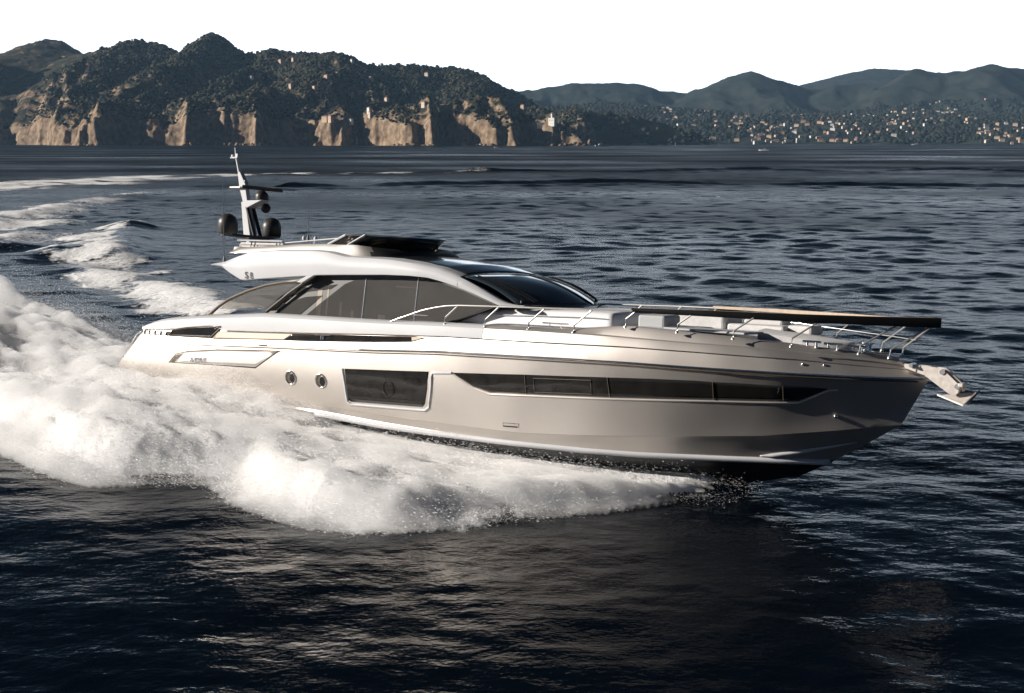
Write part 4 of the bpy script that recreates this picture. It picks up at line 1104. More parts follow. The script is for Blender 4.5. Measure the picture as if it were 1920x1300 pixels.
for nme in ('whip_a', 'whip_b'):
    a, b = T[nme]
    mb = MB(); mb.tube([tuple(a), tuple(b)], .012, 5, .006); mb.lathe([(.05,0),(.04,.12),(.02,.2)], (a[0], a[1], a[2]-.04), 8)
    mb.build('whip_antenna', M_antenna, yacht, smooth=60)

# foredeck: coachroof sunpads, cushions, hatches
ST = np.array(T['sofa_top'])
rows = []
for x in np.concatenate([np.linspace(-.34, .8, 14), np.linspace(1, 5.2, 22), np.linspace(5.25, 5.46, 6)]):
    z = float(np.interp(x, ST[:, 0], ST[:, 2])); e = max(0, (x-5.2)/.27); z -= .22*e**3
    w_ = 1.80-.22*e**3-.05*max(0, x-2)
    zb = 2.66
    half = [(w_+.02, zb), (w_, z-.22), (w_-.015, z-.10), (w_-.06, z-.03), (w_-.17, z), (w_-.5, z+.015), (.6, z+.03)]
    rows.append([(x, -b, zz) for b, zz in half]+[(x, 0, z+.035)]+[(x, b, zz) for b, zz in half[::-1]])
mb = MB().grid(rows); k = len(rows[0]); mb.f.append(tuple((len(rows)-1)*k+i for i in range(k))); mb.f.append(tuple(range(k-1, -1, -1)))
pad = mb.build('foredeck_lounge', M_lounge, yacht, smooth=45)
MB().tube([(x, -(1.835-.05*max(0, x-2)), float(np.interp(x, ST[:, 0], ST[:, 2]))-.13) for x in np.linspace(.6, 5.2, 20)], .012, 5).build('lounge_seam', M_cush, pad)
mb = MB(); mb.tube([(4.05,-2.28,2.86),(4.05,-2.28,2.99)], .014, 6); mb.tube([(4.35,-2.26,2.86),(4.35,-2.26,2.99)], .014, 6); mb.tube([(3.85,-2.29,3.0),(4.55,-2.25,3.0)], .018, 6)
mb.build('deck_cleat', M_chrome, yacht, smooth=60)
def cushion(name, lo, hi, mat, rz=0, bev=.06):
    c = [(lo[i]+hi[i])/2 for i in range(3)]
    mb = MB().box([lo[i]-c[i] for i in range(3)], [hi[i]-c[i] for i in range(3)])
    o = mb.build(name, mat, yacht, bevel=bev); o.location = c; o.rotation_euler = (0, 0, rz)
    return o
cushion('seat_back', (5.75,.15,2.95), (7.4,1.35,3.32), M_cush)
cushion('bow_table', (5.8,-1.2,2.95), (6.5,-.3,3.28), M_greysoft)
cushion('seat_cushion', (7.5,.1,2.95), (8.9,1.5,3.13), M_cush)
cushion('seat_cushion', (7.7,.6,3.08), (8.65,1.35,3.24), M_cush, R(4))
cushion('seat_cushion', (8.9,.35,2.95), (9.5,1.1,3.16), M_cush, R(-3))
cushion('hatch', (6.6,-1.5,2.98), (8.7,-.6,3.03), M_greysoft, R(-7), .02)
# long pale locker that narrows to the bow
pts = [(8.6,-.75),(9.6,-.62),(10.5,-.30),(10.65,0),(10.5,.30),(9.6,.62),(8.6,.75)]
rows = [[(x, y, 2.72) for x, y in pts], [(x, y*.96, 3.0-.085*(x-8.6)) for x, y in pts], [(x-.05, y*.75, 3.05-.085*(x-8.6)) for x, y in pts], [(x-.1, 0, 3.07-.085*(x-8.6)) for x, y in pts]]
MB().grid(rows).build('bow_locker', M_cush, yacht, smooth=50)
# windlass, bollards, fairleads near the stem
mb = MB(); mb.lathe([(.16,0),(.16,.08),(.10,.10),(.10,.22),(.15,.24),(.15,.28)], (10.85,.0,2.62), 16); mb.build('windlass', M_chrome, yacht, smooth=50)
mb = MB(); mb.box((11.0,-.06,2.62), (11.6,.06,2.70)); mb.build('chain_stopper', M_chrome, yacht, bevel=.02)
for x in (9.95, 10.35, 10.8):
    b = float(np.interp(x, HULL[:, nr-2, 0], HULL[:, nr-2, 1])); z = float(np.interp(x, HULL[:, nr-2, 0], HULL[:, nr-2, 2]))
    mb = MB()
    mb.tube([(x-.10, -b*.98, z-.02), (x-.10, -b*.98, z+.10)], .03, 7); mb.tube([(x+.10, -b*.97, z-.02), (x+.10, -b*.97, z+.10)], .03, 7)
    mb.tube([(x-.2, -b*.98, z+.11), (x+.2, -b*.965, z+.11)], .028, 7)
    mb.build('bollard', M_chrome, yacht, smooth=60)
for x in (9.9, 10.3):
    z = 2.42; b = hull_b(x, z)
    MB().lathe([(.03,0),(.035,.02),(.015,.04)], (x, -b, z), 8, axis=(.3,-1,0)).build('deck_light', M_chrome, hull, smooth=60)

# bow rails
def dk(x, sgn, f=.93): return (x, sgn*float(np.interp(x, HULL[:, nr-2, 0], HULL[:, nr-2, 1]))*1.0, 0)
rail = empty('bow_rail', parent=yacht)
PB = T['posts']; PT = T['post_tops']
for sgn in (-1, 1):
    mb = MB(); pts = [(x, sgn*abs(y), z) for x, y, z in T['rail']]; mb.tube(pts, .021, 8); mb.build('top_rail', M_rail, rail, smooth=60)
    for p, q in zip(PB, PT):
        z0 = p[2]
        kn = (p[0]+.02, sgn*abs(p[1]), z0+.16)
        MB().tube([(p[0], sgn*abs(p[1]), z0-.04), kn, (q[0], sgn*abs(q[1]), q[2])], .020, 7).build('rail_post', M_rail, rail, smooth=40)
        MB().lathe([(.045,0),(.04,.02),(.025,.05)], (p[0], sgn*abs(p[1]), z0-.03), 8).build('post_foot', M_rail, rail, smooth=60)
    a, b = T['rail_mid']; MB().tube([(a[0], sgn*abs(a[1]), a[2]), (b[0], sgn*abs(b[1]), b[2])], .012, 6).build('mid_rail', M_rail, rail, smooth=60)
    md = []
    for p, q in list(zip(PB, PT))[4:]:
        md.append((p[0]+(q[0]-p[0])*.45, sgn*(abs(p[1])*.55+abs(q[1])*.45), p[2]+(q[2]-p[2])*.5))
    if sgn > 0: MB().tube(md, .010, 6).build('mid_rail', M_rail, rail, smooth=60)
    # broad capping that thickens to the bow
    CP = np.array(T['cap']); rows = []
    for x in np.linspace(CP[0, 0], CP[-1, 0]+.02, 28):
        y = float(np.interp(x, CP[:, 0], np.abs(CP[:, 1]))); z = float(np.interp(x, CP[:, 0], CP[:, 2]))
        y2 = float(np.interp(x, [6.2,7,8,9,10,11,11.8,12.2,12.4], [2.33,2.22,2.04,1.77,1.42,.90,.42,.16,.02]))
        t = (x-6.2)/6.2; hh = (.05+.055*t)*(1 if sgn < 0 else .6); w_ = .04+.05*t
        yi = max(y2-2*w_, -.0)
        rows.append([(x, sgn*y2, z-hh), (x, sgn*(y2+.02), z), (x, sgn*(y2+.005), z+hh*.75), (x, sgn*(y2-.03), z+hh), (x, sgn*yi, z+hh), (x, sgn*yi, z-hh), (x, sgn*y2, z-hh)])
    cp_ = MB().grid(rows); k = 7
    cp_.f.append(tuple(range(6)))
    cap = cp_.build('rail_capping', M_capdark if sgn < 0 else M_teaklight, rail, smooth=40)
    rows = [[(r[3][0], r[3][1], r[3][2]+.005), (r[4][0], r[4][1], r[4][2]+.005)] for r in rows]
    MB().grid(rows).build('capping_top', M_teak, cap, solid=.004)

# anchor on its arm over the stem
an = empty('anchor', parent=yacht)
arm = [tuple(p) for p in T['anchor_arm']]
for dy in (-.10, .10):
    MB().prism([(x, dy, z) for x, y, z in arm], (0, .03, 0)).build('anchor_arm', M_galv, an)
MB().tube([(arm[0][0]+.2, -.16, arm[0][2]-.03), (arm[0][0]+.2, .16, arm[0][2]-.03)], .05, 10).build('arm_pin', M_rail, an, smooth=60)
for x, z in ((arm[1][0]+.02, arm[1][2]-.08), (arm[2][0]-.05, arm[2][2]-.02)):
    MB().tube([(x, -.14, z), (x, .14, z)], .06, 12).build('roller', M_rail, an, smooth=60)
a = arm[1]; b = arm[2]
MB().tube([(a[0]+.05, 0, a[2]), (b[0]-.0, 0, b[2]+.05), (b[0]+.06, 0, b[2]-.12)], .035, 8).build('anchor_shank', M_galv, an, smooth=60)
c = (b[0]+.05, 0, b[2]+.02)
MB().box((b[0]-.02, -.22, b[2]-.02), (b[0]+.08, .22, b[2]+.06)).build('shank_block', M_galv, an, bevel=.015)
pl = T['anchor_plate']
P0, P1, P2 = [Vector(p) for p in pl[:3]]
mb = MB()
tip = P0; heel = P1; back = P2
v = [tip, heel+Vector((0,-.30,0)), back+Vector((.02,-.22,.06)), back+Vector((.02,.22,.06)), heel+Vector((0,.30,0))]
mb.add(v+[p+Vector((0,0,-.035)) for p in v], [(0,1,2,3,4),(9,8,7,6,5),(0,5,6,1),(1,6,7,2),(2,7,8,3),(3,8,9,4),(4,9,5,0)])
mb.build('anchor_fluke', M_galv, an)
# ------------------------------------------------------------------ spray thrown up by the hull: lumpy foam under a cloud of drops
def spray_height(a, b):
    """height of the spray over the water, in course coordinates (forward, port)"""
    out_ = np.interp(a, SPX, SPL)
    hull_edge = np.interp(a, [-12.2,-12,-6,0,3,5,6.5,8,8.7], [0,2.1,2.2,2.2,2.05,1.7,1.3,.7,.4])
    port = np.interp(a, [-30,-20,-13,-12], [5.0,4.2,2.8,2.2])
    reach = np.maximum(out_-hull_edge, .3)
    lat = (-b-hull_edge)/reach                              # 0 at the hull, 1 at the outer edge
    ceil = np.interp(a, [-30,-22,-19,-16,-14,-12,-8,-5,-2,2,5,7,8.3,8.8], CEIL)
    side = np.interp(lat, [-.3,0,.10,.35,.6,.8,.93,1.0,1.06], [.2,.25,.38,.72,.95,.95,.7,.25,0])
    side = np.maximum(side, np.interp(a, [-12,-6,-3.2,-2], [1.05,.86,.6,0])*((lat > -.3) & (lat < .6)))
    # astern: one broad heap across the track
    dout = np.minimum(b+out_, port-b)
    aft = np.clip(dout/3.2, 0, 1)**.6
    w = sstep(-11.8, -14.5, a)
    prof = side*(1-w)+aft*w
    prof = np.where((a > -12.2) & (b > -hull_edge*.9), 0, prof)
    prof = np.where(a > 8.8, 0, prof)
    return ceil*prof, dout
CEIL = [2.6,2.15,1.75,1.35,1.1,1.1,1.25,1.25,1.05,.85,.6,.42,.22,0.05]
def lumps(X, Y):
    a_, b_ = to_track(X, Y)
    return .62*fbm(a_/6.5, b_/1.9, 5, 81)+.42*fbm(a_/3.4, b_/1.3, 4, 83), ridged(a_/2.2, b_/.8, 3, 82)
aa = np.arange(-30, 9.2, .07); bb = np.arange(-9.2, 8.2, .07)
A, B = np.meshgrid(aa, bb)
X, Y = from_track(A, B)
Hs, do = spray_height(A, B)
l1, l2 = lumps(X, Y)
core = Hs*np.maximum(.68+.36*l1, .46)+.20*np.clip(Hs, 0, .8)*(l2-.4)+np.clip(Hs, 0, .8)*(.10*fbm(A/1.1, B/.4, 4, 85)+.05*fbm(A/.4, B/.2, 3, 86))
soft = sstep(.1, 1.3, do+.9*l1)
core = np.where(Hs > .012, core*soft-.14*(1-soft), -.5)
core = np.where(Hs > .01, core, -.5)
nA = A.shape
idx = np.arange(A.size).reshape(nA)
Fc = np.stack([idx[:-1,:-1], idx[:-1,1:], idx[1:,1:], idx[1:,:-1]], -1).reshape(-1, 4)
Zc = (core+np.interp(A, [4.5,7.2,8.4], [.12,.02,-.25])).ravel()
Fc = Fc[(Zc[Fc] > .0).all(1)]
V = np.stack([X.ravel(), Y.ravel(), Zc], -1)
used = np.unique(Fc); mp_ = np.full(A.size, -1); mp_[used] = np.arange(len(used)); V = V[used]; Fc = mp_[Fc]
core_grid = core
# drops: small flakes strewn through the height of the spray
nd = N_DROPS
a = rng.uniform(-30, 9.0, nd*2); b = rng.uniform(-9.2, 8.0, nd*2)
x, y = from_track(a, b)
h, do = spray_height(a, b)
l1, l2 = lumps(x, y)
hh = h*np.maximum(.68+.36*l1, .46)
edge = np.clip((do+.9*l1+.25)/1.2, 0, 1)
keep = (h > .02) & (rng.random(nd*2) < edge*(.35+.65*np.clip(h/1.2, 0, 1)))
a, b, x, y, h, hh, l1 = [q[keep][:nd] for q in (a, b, x, y, h, hh, l1)]
n = len(a)
u = rng.random(n)
z = .08+np.maximum(hh, 0)*.92+(.10+.36*h*(1+.9*l1))*(-np.log(1-u*.99))*.55
# finer drops flung clear of the edge and against the hull side
ne = nd//5
ae = rng.uniform(-28, 8.6, ne*3); oe = np.interp(ae, SPX, SPL); be = -(oe+rng.normal(0, .35, ne*3)-.1)
he, _ = spray_height(ae, be+.8)
k = rng.random(ne*3) < np.clip(he/1.0, .05, 1)
ae, be, he = ae[k][:ne], be[k][:ne], he[k][:ne]
xe, ye = from_track(ae, be); ze = .05+he*.55*rng.random(len(ae))**2
ap = rng.normal(-6.6, 1.5, 14000); bp = -(2.55+.35*rng.random(14000)); xp, yp = from_track(ap, bp); zp = 1.0+.55*rng.random(14000)**1.4*np.exp(-((ap+6.4)/1.7)**2)*1.5
x = np.concatenate([x, xe, xp]); y = np.concatenate([y, ye, yp]); z = np.concatenate([z, ze, zp])
n = len(x)
size = (.005+.013*rng.random(n)**3)
size[-14000:] *= .7
size *= np.interp(to_track(x, y)[0], [3, 8], [1, .55])
d1 = rng.normal(size=(n, 3)); d1 /= np.linalg.norm(d1, axis=1)[:, None]
d2 = rng.normal(size=(n, 3)); d2 -= (d1*d2).sum(1)[:, None]*d1; d2 /= np.linalg.norm(d2, axis=1)[:, None]
# drops stretch along the way the sheet is thrown
fw = np.array([cT, -sT, .02]); d1 = d1*.45+fw*np.where(rng.random((n, 1)) < .5, 1.2, -1.2)
C0 = np.stack([x, y, z], -1)
D = np.stack([C0-d1*size[:, None]*1.9, C0+d1*size[:, None]*1.9, C0+d2*size[:, None]*.95], 1).reshape(-1, 3)
# mist: a thin closed layer of fine spray over the foam
aa = np.arange(-30, 9.2, .11); bb = np.arange(-9.6, 8.4, .11)
A, B = np.meshgrid(aa, bb)
X, Y = from_track(A, B)
Hm, dm = spray_height(A, B); Hm2, dm2 = spray_height(A, B+.45)
l1, l2 = lumps(X, Y)
soft = sstep(.1, 1.3, dm+.9*l1)
cg = Hm*np.maximum(.68+.36*l1, .46)*soft
st = fbm(A/3.4, B/.75, 5, 87); st2 = fbm(A/1.1, B/.45, 4, 88)
tm = (.05+.42*np.maximum(Hm, .8*Hm2)**.8*np.clip(.6+1.15*st+.65*st2, 0, 2))*sstep(-.75, .5, dm+.9*l1)*sstep(.02, .2, np.maximum(Hm, Hm2))
tm = tm*np.interp(A, [6.5,8.5,9.0], [1,.45,0]); tm = np.where((B > -2.0) & (A > -11.5), 0, tm)
zb = np.maximum(cg, .0)-.10; zt = np.maximum(cg, .0)+.02+tm
ok = tm > .02
idx = np.arange(A.size).reshape(A.shape)
Q = np.stack([idx[:-1,:-1], idx[:-1,1:], idx[1:,1:], idx[1:,:-1]], -1).reshape(-1, 4)
Q = Q[ok.ravel()[Q].all(1)]
E_ = np.concatenate([Q[:, [0, 1]], Q[:, [1, 2]], Q[:, [2, 3]], Q[:, [3, 0]]])
key = np.sort(E_, 1); _, inv, cnt_ = np.unique(key[:, 0]*A.size+key[:, 1], return_inverse=True, return_counts=True)
bd = E_[cnt_[inv] == 1]
used = np.unique(Q); mp_ = np.full(A.size, -1); mp_[used] = np.arange(len(used)); nu = len(used)
Vt = np.stack([X.ravel()[used], Y.ravel()[used], zt.ravel()[used]], -1); Vb = np.stack([X.ravel()[used], Y.ravel()[used], zb.ravel()[used]], -1)
Qm = mp_[Q]; Em = mp_[bd]
MF = np.concatenate([Qm, Qm[:, ::-1]+nu, np.stack([Em[:, 1], Em[:, 0], Em[:, 0]+nu, Em[:, 1]+nu], -1)])
MV = np.concatenate([Vt, Vb])
nc = len(Fc)
Fc = np.concatenate([Fc, MF+len(V)]); V = np.concatenate([V, MV])
tri = np.arange(3*n).reshape(n, 3)+len(V)
AV = np.concatenate([V, D]).astype(np.float32)
nl = Fc.size+tri.size
me = bpy.data.meshes.new('bow_spray')
me.vertices.add(len(AV)); me.vertices.foreach_set('co', AV.ravel())
me.loops.add(nl); me.loops.foreach_set('vertex_index', np.concatenate([Fc.ravel(), tri.ravel()]).astype(np.int32))
ls = np.concatenate([np.arange(0, Fc.size, 4), Fc.size+np.arange(0, tri.size, 3)]).astype(np.int32)
me.polygons.add(len(ls)); me.polygons.foreach_set('loop_start', ls)
me.update(calc_edges=True)
sm = np.zeros(len(ls), bool); sm[:len(Fc)] = True
me.polygons.foreach_set('use_smooth', sm)
m = bpy.data.materials.new('white spray'); m.use_nodes = True
N = m.node_tree.nodes; L = m.node_tree.links; N.clear()
o_ = N.new('ShaderNodeOutputMaterial'); df = N.new('ShaderNodeBsdfDiffuse'); tr_ = N.new('ShaderNodeBsdfTranslucent'); mx = N.new('ShaderNodeMixShader')
df.inputs[0].default_value = (.97,.97,.97,1); tr_.inputs[0].default_value = (.97,.97,.97,1); mx.inputs[0].default_value = .42
L.new(df.outputs[0], mx.inputs[1]); L.new(tr_.outputs[0], mx.inputs[2]); L.new(mx.outputs[0], o_.inputs[0])
me.materials.append(m)
mv = bpy.data.materials.new('spray mist'); mv.use_nodes = True
N = mv.node_tree.nodes; N.clear()
o_ = N.new('ShaderNodeOutputMaterial'); pv = N.new('ShaderNodeVolumePrincipled')
pv.inputs['Color'].default_value = (.99,.99,.99,1); pv.inputs['Density'].default_value = MIST; pv.inputs['Anisotropy'].default_value = .2
mv.node_tree.links.new(pv.outputs[0], o_.inputs['Volume'])
me.materials.append(mv)
mi_ = np.zeros(len(ls), np.int32); mi_[nc:len(Fc)] = 1
me.polygons.foreach_set('material_index', mi_)
sp = bpy.data.objects.new('bow_spray', me); col.objects.link(sp)
tag(sp, 'white spray and churned foam flung from the yacht hull', 'spray', kind='stuff')
print('spray', len(V), n)

# ------------------------------------------------------------------ houses
def house_mesh(name, w, d, h, wall, roof, hip=.5, windows=True, rh=None):
    rh = rh or .22*min(w, d)
    W = MB().box((-w/2,-d/2,-6), (w/2,d/2,h)); nf = len(W.f)
    e = .5
    v = [(-w/2-e,-d/2-e,h),(w/2+e,-d/2-e,h),(w/2+e,d/2+e,h),(-w/2-e,d/2+e,h),(-w/2+hip*d/2,0,h+rh),(w/2-hip*d/2,0,h+rh),(-w/2-e,-d/2-e,h-.25),(w/2+e,-d/2-e,h-.25),(w/2+e,d/2+e,h-.25),(-w/2-e,d/2+e,h-.25)]
    Rf = MB().add(v, [(0,1,5,4),(1,2,5),(2,3,4,5),(3,0,4),(6,7,1,0),(7,8,2,1),(8,9,3,2),(9,6,0,3),(9,8,7,6)])
    Wn = MB()
    if windows:
        nx = max(2, int(w/3.2)); nf_ = max(1, int(h/3.1))
        for i in range(nx):
            for j in range(nf_):
                cx = -w/2+w*(i+.5)/nx; cz = h*(j+.5)/nf_
                Wn.box((cx-.5,-d/2-.04,cz-.75), (cx+.5,-d/2+.05,cz+.75))
        for i in range(max(1, int(d/3.4))):
            for j in range(nf_):
                cy = -d/2+d*(i+.5)/max(1, int(d/3.4)); cz = h*(j+.5)/nf_
                Wn.box((-w/2-.04,cy-.5,cz-.75), (-w/2+.05,cy+.5,cz+.75))
    return W, Rf, Wn
def wallmat(name, c): return noise_vary(principled(name, c, .9, spec=.2), .25, tuple(q*.88 for q in c), c)
WALLS = {'cream': wallmat('cream render', (.62,.54,.44)), 'ochre': wallmat('ochre render', (.55,.42,.28)), 'pink': wallmat('pink render', (.56,.41,.34)), 'white': wallmat('white render', (.76,.73,.68)), 'peach': wallmat('peach render', (.62,.48,.37))}
M_tile = noise_vary(principled('terracotta tiles', (.30,.18,.13), .9, spec=.2), .6, (.22,.13,.09), (.33,.20,.14))
M_greyroof = noise_vary(principled('grey slate roof', (.22,.21,.20), .9, spec=.2), .6, (.17,.165,.16), (.26,.25,.24))
M_shut = principled('dark window', (.03,.03,.03), .3)
def gz(fn, x, y): return float(fn(np.array([x]), np.array([y]))[0])

def villa(i, x, y, w, d, h, wall, roofm, label, cat='house', name='hillside_villa', rz=0., z=None):
    zz = gz(near_land, x, y) if z is None else z
    e = empty(name, (x, y, max(zz, 2)+.5)); e.rotation_euler = (0, 0, rz)
    tag(e, label, cat, 'villas on the wooded headland' if cat == 'house' else None)
    W, Rf, Wn = house_mesh('house', w, d, h, None, None)
    W.build('wall', WALLS[wall], e); Rf.build('roof', roofm, e)
    nx = max(2, int(w/3.2)); nf_ = max(1, int(h/3.1))
    for q in range(0, len(Wn.f), 6):
        k = q//6*8
        MB().add(Wn.v[k:k+8], [tuple(t-k for t in f) for f in Wn.f[q:q+6]]).build('window', M_shut, e)
    return e
VL = ['tall peach villa high on the shoulder of the headland', 'small white villa near the skyline of the headland', 'little cream house just under the headland ridge', 'pale ochre villa above the dark wood in the headland valley',
 'pink villa at the left end of the valley terraces', 'wide cream villa on the upper valley terraces', 'ochre farmhouse half way up the valley behind the church', 'white three storey house above the church in the valley',
 'low peach house hidden behind the wooded knoll', 'cream house on the slope beside the church tower', 'long ochre terrace house on the rocks above the shore left of the church', 'white church nave standing on the low cliff', 'pink house at the cliff edge left of the church',
 'small pale house right under the flat topped summit', 'low terracotta roofed house in the middle of the valley', 'pink cottage on the left side of the valley', 'ochre cottage in the dark wood of the valley', 'stone villa on top of the wooded knoll',
 'flat ochre villa among the pines right of the knoll', 'cream garden house on the lawn of the promontory', None, None, 'tiny white house high on the left spur', 'tiny pink house near the top of the central spur']
cl = ['peach','white','cream','ochre','pink','cream','ochre','white','peach','cream','ochre','white','pink','cream','peach','pink','ochre','cream','ochre','cream','white','white','white','pink']
rv = random.Random(3)
for i, (x, y, z) in enumerate(VSPOT):
    if VL[i] is None: continue
    big = i in (5, 10, 11)
    villa(i, x, y, (15 if big else 8+rv.random()*4), 8, (7 if big else 5.5+rv.random()*3), cl[i], M_tile if i != 1 else M_greyroof, VL[i], cat='church' if i == 11 else 'house', name='church' if i == 11 else 'hillside_villa', rz=rv.uniform(-1.05, -.5))
# bell tower beside the church
x, y, z = VSPOT[11]
bt = empty('bell_tower', (x+14, y+4, gz(near_land, x+14, y+4)-.5)); tag(bt, 'slim cream bell tower standing beside the white church', 'bell tower')
MB().box((-1.8,-1.8,-6), (1.8,1.8,17)).build('shaft', WALLS['cream'], bt)
MB().box((-1.0,-1.86,13), (1.0,1.86,15.5)).build('belfry_opening', M_shut, bt)
MB().lathe([(2.6,0),(1.3,2.2),(.05,4.5)], (0,0,17), 4).build('spire', M_tile, bt)
# lighthouse on the tip of the promontory
x, y, z = VSPOT[20]
z = max(gz(near_land, x, y), 19.)
lh = empty('lighthouse', (x, y, z-.5)); lh.rotation_euler = (0, 0, -.6); tag(lh, 'white lighthouse on the rocky tip of the promontory', 'lighthouse')
MB().box((-7,-5,-8), (7,5,8.5)).build('keeper_house', WALLS['white'], lh)
MB().box((-7.4,-5.4,8.5), (7.4,5.4,9.0)).build('cornice', WALLS['white'], lh)
MB().lathe([(2.6,0),(2.2,8)], (-1,0,9), 12).build('tower', WALLS['white'], lh)
MB().lathe([(2.9,0),(2.9,.4)], (-1,0,17), 12).build('gallery', WALLS['white'], lh)
MB().lathe([(1.3,0),(1.3,2.0),(.1,3.4)], (-1,0,17.4), 10).build('lantern', M_greyroof, lh)
for cx in (-4, 0, 4):
    MB().box((cx-.6,-5.06,3), (cx+.6,-4.9,5)).build('window', M_shut, lh)
x2, y2, _ = VSPOT[21]
an_ = empty('lighthouse_annex', (x2, y2, gz(near_land, x2, y2)-.5)); tag(an_, 'low white terrace wall and annex just left of the lighthouse', 'house')
MB().box((-9,-4,-8), (9,4,4)).build('wall', WALLS['white'], an_)
MB().box((-9.3,-4.3,4), (9.3,4.3,4.4)).build('roof', WALLS['white'], an_)

# the town along the far shore: prototypes, then copies
def solid_house(w, d, h, wall, roofm):
    W, Rf, Wn = house_mesh('h', w, d, h, None, None)
    v = W.v+Rf.v+Wn.v; a = len(W.v); b = a+len(Rf.v)
    f = W.f+[tuple(i+a for i in q) for q in Rf.f]+[tuple(i+b for i in q) for q in Wn.f]
    mi = [0]*len(W.f)+[1]*len(Rf.f)+[2]*len(Wn.f)
    me = mobj('town_house', v, f, None, mats=[WALLS[wall], roofm, M_shut], midx=mi)
    return me
PROTO = []
for wall in ('cream', 'ochre', 'pink', 'white', 'peach'):
    for (w, d, h) in ((8, 7, 5.5), (11.5, 8, 7), (16, 9, 8)):
        o = solid_house(w, d, h, wall, M_tile if wall != 'white' else M_greyroof)
        PROTO.append((wall, w, o))
rt_ = random.Random(9)
cnt = {}
placed = 0; tries = 0
used_p = set()
spots = []
while len(spots) < N_TOWN and tries < 60000:
    tries += 1
    v = rt_.random()
    if v < .50:    # the front and lower slopes
        u = rt_.choice((rt_.uniform(1325, 1640), rt_.uniform(1325, 1930), rt_.uniform(1820, 1930), rt_.uniform(1400, 1600))); Y = rt_.uniform(3480, 4050)
    elif v < .88:
        u = rt_.triangular(1130, 1930, 1420); Y = rt_.uniform(4000, 5000)
    else:          # the spur to the right
        u = rt_.uniform(1640, 1830); Y = rt_.uniform(4300, 5300)
    X = (u-960)/2150*Y
    z = gz(far_land, X, Y)
    if z < 1.5 or z > 190: continue
    if any(abs(X-p[0]) < 20 and abs(Y-p[1]) < 16 for p in spots): continue
    spots.append((X, Y, z, u))
for X, Y, z, u in spots:
    k = rt_.randrange(len(PROTO)) if Y < 4200 else rt_.choice([i for i in range(len(PROTO)) if PROTO[i][1] < 15])
    wall, w, src = PROTO[k]
    o = src if k not in used_p else src.copy()
    if k in used_p: col.objects.link(o)
    used_p.add(k)
    o.location = (X, Y, z-.5); o.rotation_euler = (0, 0, rt_.uniform(-.6, .5))
    row = 'on the waterfront' if Y < 3700 else ('on the lower slope' if Y < 4200 else ('on the upper slope' if u < 1640 or Y < 4300 else 'high on the spur'))
    part = 'left of the far town' if u < 1440 else ('middle of the far town' if u < 1690 else 'right of the far town')
    size = {8: 'small', 11.5: 'mid sized', 16: 'long'}[w]
    tag(o, f'{size} {wall} house {row} at the {part}', 'house', f'{size} {wall} houses {row} at the {part}')
for i, (wall, w, src) in enumerate(PROTO):
    if i not in used_p: bpy.data.objects.remove(src)
print('town', len(spots))
n = 60000
X = rng.uniform(-300, 2600, n); Y = rng.uniform(2900, 5300, n)
Z = far_land(X, Y)
k = (Z > 4) & (Z < 190) & (rng.random(n) < .30+.45*(fbm(X/120., Y/120., 4, 77) > 0))
X, Y, Z = X[k], Y[k], Z[k]
k = np.ones(len(X), bool)
for hx, hy, _, _ in spots: k &= ~((np.abs(X-hx*Y/hy) < 15) & (Y > hy-75) & (Y < hy+14))
X, Y, Z = X[k], Y[k], Z[k]
rad = 4.5+5*rng.random(len(X))
tag(crowns('far_woodland', np.stack([X, Y, Z+rad*.3], -1), rad, M_wood2, 4), 'hazy dark woods between the houses of the far coast', 'woodland', kind='stuff')
print('far woodland', len(X))

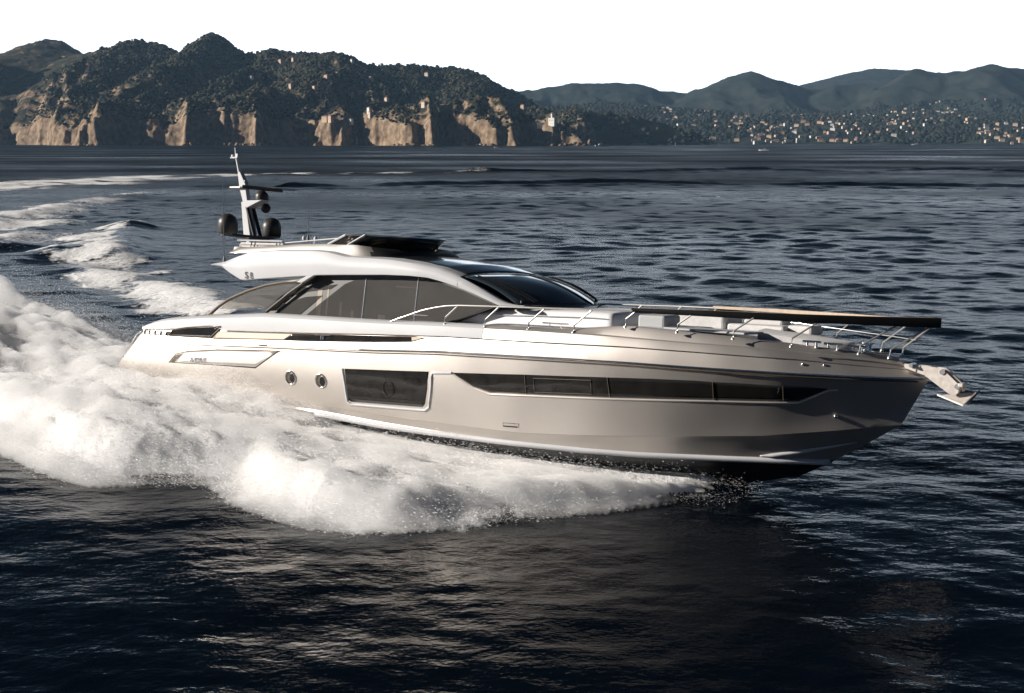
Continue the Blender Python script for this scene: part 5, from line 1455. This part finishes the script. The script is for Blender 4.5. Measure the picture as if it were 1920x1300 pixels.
# ------------------------------------------------------------------ boats and buoys far out in the bay
def small_boat(x, y, length, rz, label, cabin=True):
    e = empty('distant_boat', (x, y, 0)); e.rotation_euler = (0, 0, rz); tag(e, label, 'boat')
    Lh = length/2; b = length*.13; h = length*.085
    xs_ = [-Lh, -.3*Lh, .4*Lh, .8*Lh, Lh]; bs = [b*.9, b, b*.9, b*.5, .02]
    rows = [[(x_, -q*.7, -.3), (x_, -q, h*(1+.25*max(0, x_/Lh))), (x_, q, h*(1+.25*max(0, x_/Lh))), (x_, q*.7, -.3)] for x_, q in zip(xs_, bs)]
    mb = MB().grid(rows); mb.f.append((0,1,2,3)); mb.build('hull', M_white, e)
    if cabin:
        mb = MB().add([(-.55*Lh,-b*.75,h),(.35*Lh,-b*.7,h),(.35*Lh,b*.7,h),(-.55*Lh,b*.75,h),(-.45*Lh,-b*.6,h*2.1),(.1*Lh,-b*.6,h*2.1),(.1*Lh,b*.6,h*2.1),(-.45*Lh,b*.6,h*2.1)],
            [(0,1,5,4),(1,2,6,5),(2,3,7,6),(3,0,4,7),(4,5,6,7)]); mb.build('cabin', M_white, e)
        MB().box((-.4*Lh,-b*.78,h*1.35), (.2*Lh,b*.78,h*1.75)).build('window', M_shut, e)
        MB().tube([(-.1*Lh,0,h*2.1),(-.16*Lh,0,h*3.4)], .12, 6).build('mast', M_white, e)
def wpt(u, Y): return ((u-960)/2150*Y, Y)
small_boat(*wpt(1127, 2050), 26, R(8), 'white motor yacht lying off the tip of the promontory')
small_boat(*wpt(1425, 1050), 9, R(165), 'small white motor boat running across the open bay', True)
small_boat(*wpt(1706, 2900), 22, R(175), 'white cruiser close under the right hand town shore')
small_boat(*wpt(931, 1650), 7, R(170), 'tiny white open boat below the promontory cliffs', False)
for u, Y, lab in ((1342, 1900, 'slim orange marker buoy standing in the bay'), (1262, 2500, 'pale marker buoy off the dark wooded point')):
    x, y = wpt(u, Y)
    e = empty('marker_buoy', (x, y, 0)); tag(e, lab, 'buoy')
    MB().lathe([(1.2,-.5),(1.3,.4),(.9,.8)], (0,0,0), 12).build('float', M_tile if 'orange' in lab else M_white, e)
    MB().lathe([(.35,.8),(.25,5),(.5,5.2),(.05,6)], (0,0,0), 8).build('pole', M_tile if 'orange' in lab else M_white, e)

# ------------------------------------------------------------------ air: one box of even haze
hz_ = MB().box((-9200,-8200,-5.0), (9200,9300,640)).build('haze', None)
hz_.data.materials.clear()
m = bpy.data.materials.new('haze air'); m.use_nodes = True
N = m.node_tree.nodes; N.clear()
o_ = N.new('ShaderNodeOutputMaterial'); pv = N.new('ShaderNodeVolumePrincipled')
pv.inputs['Color'].default_value = (.40,.66,.95,1); pv.inputs['Density'].default_value = HAZE; pv.inputs['Anisotropy'].default_value = 0.0
m.node_tree.links.new(pv.outputs[0], o_.inputs['Volume'])
hz_.data.materials.append(m)
tag(hz_, kind='stuff')
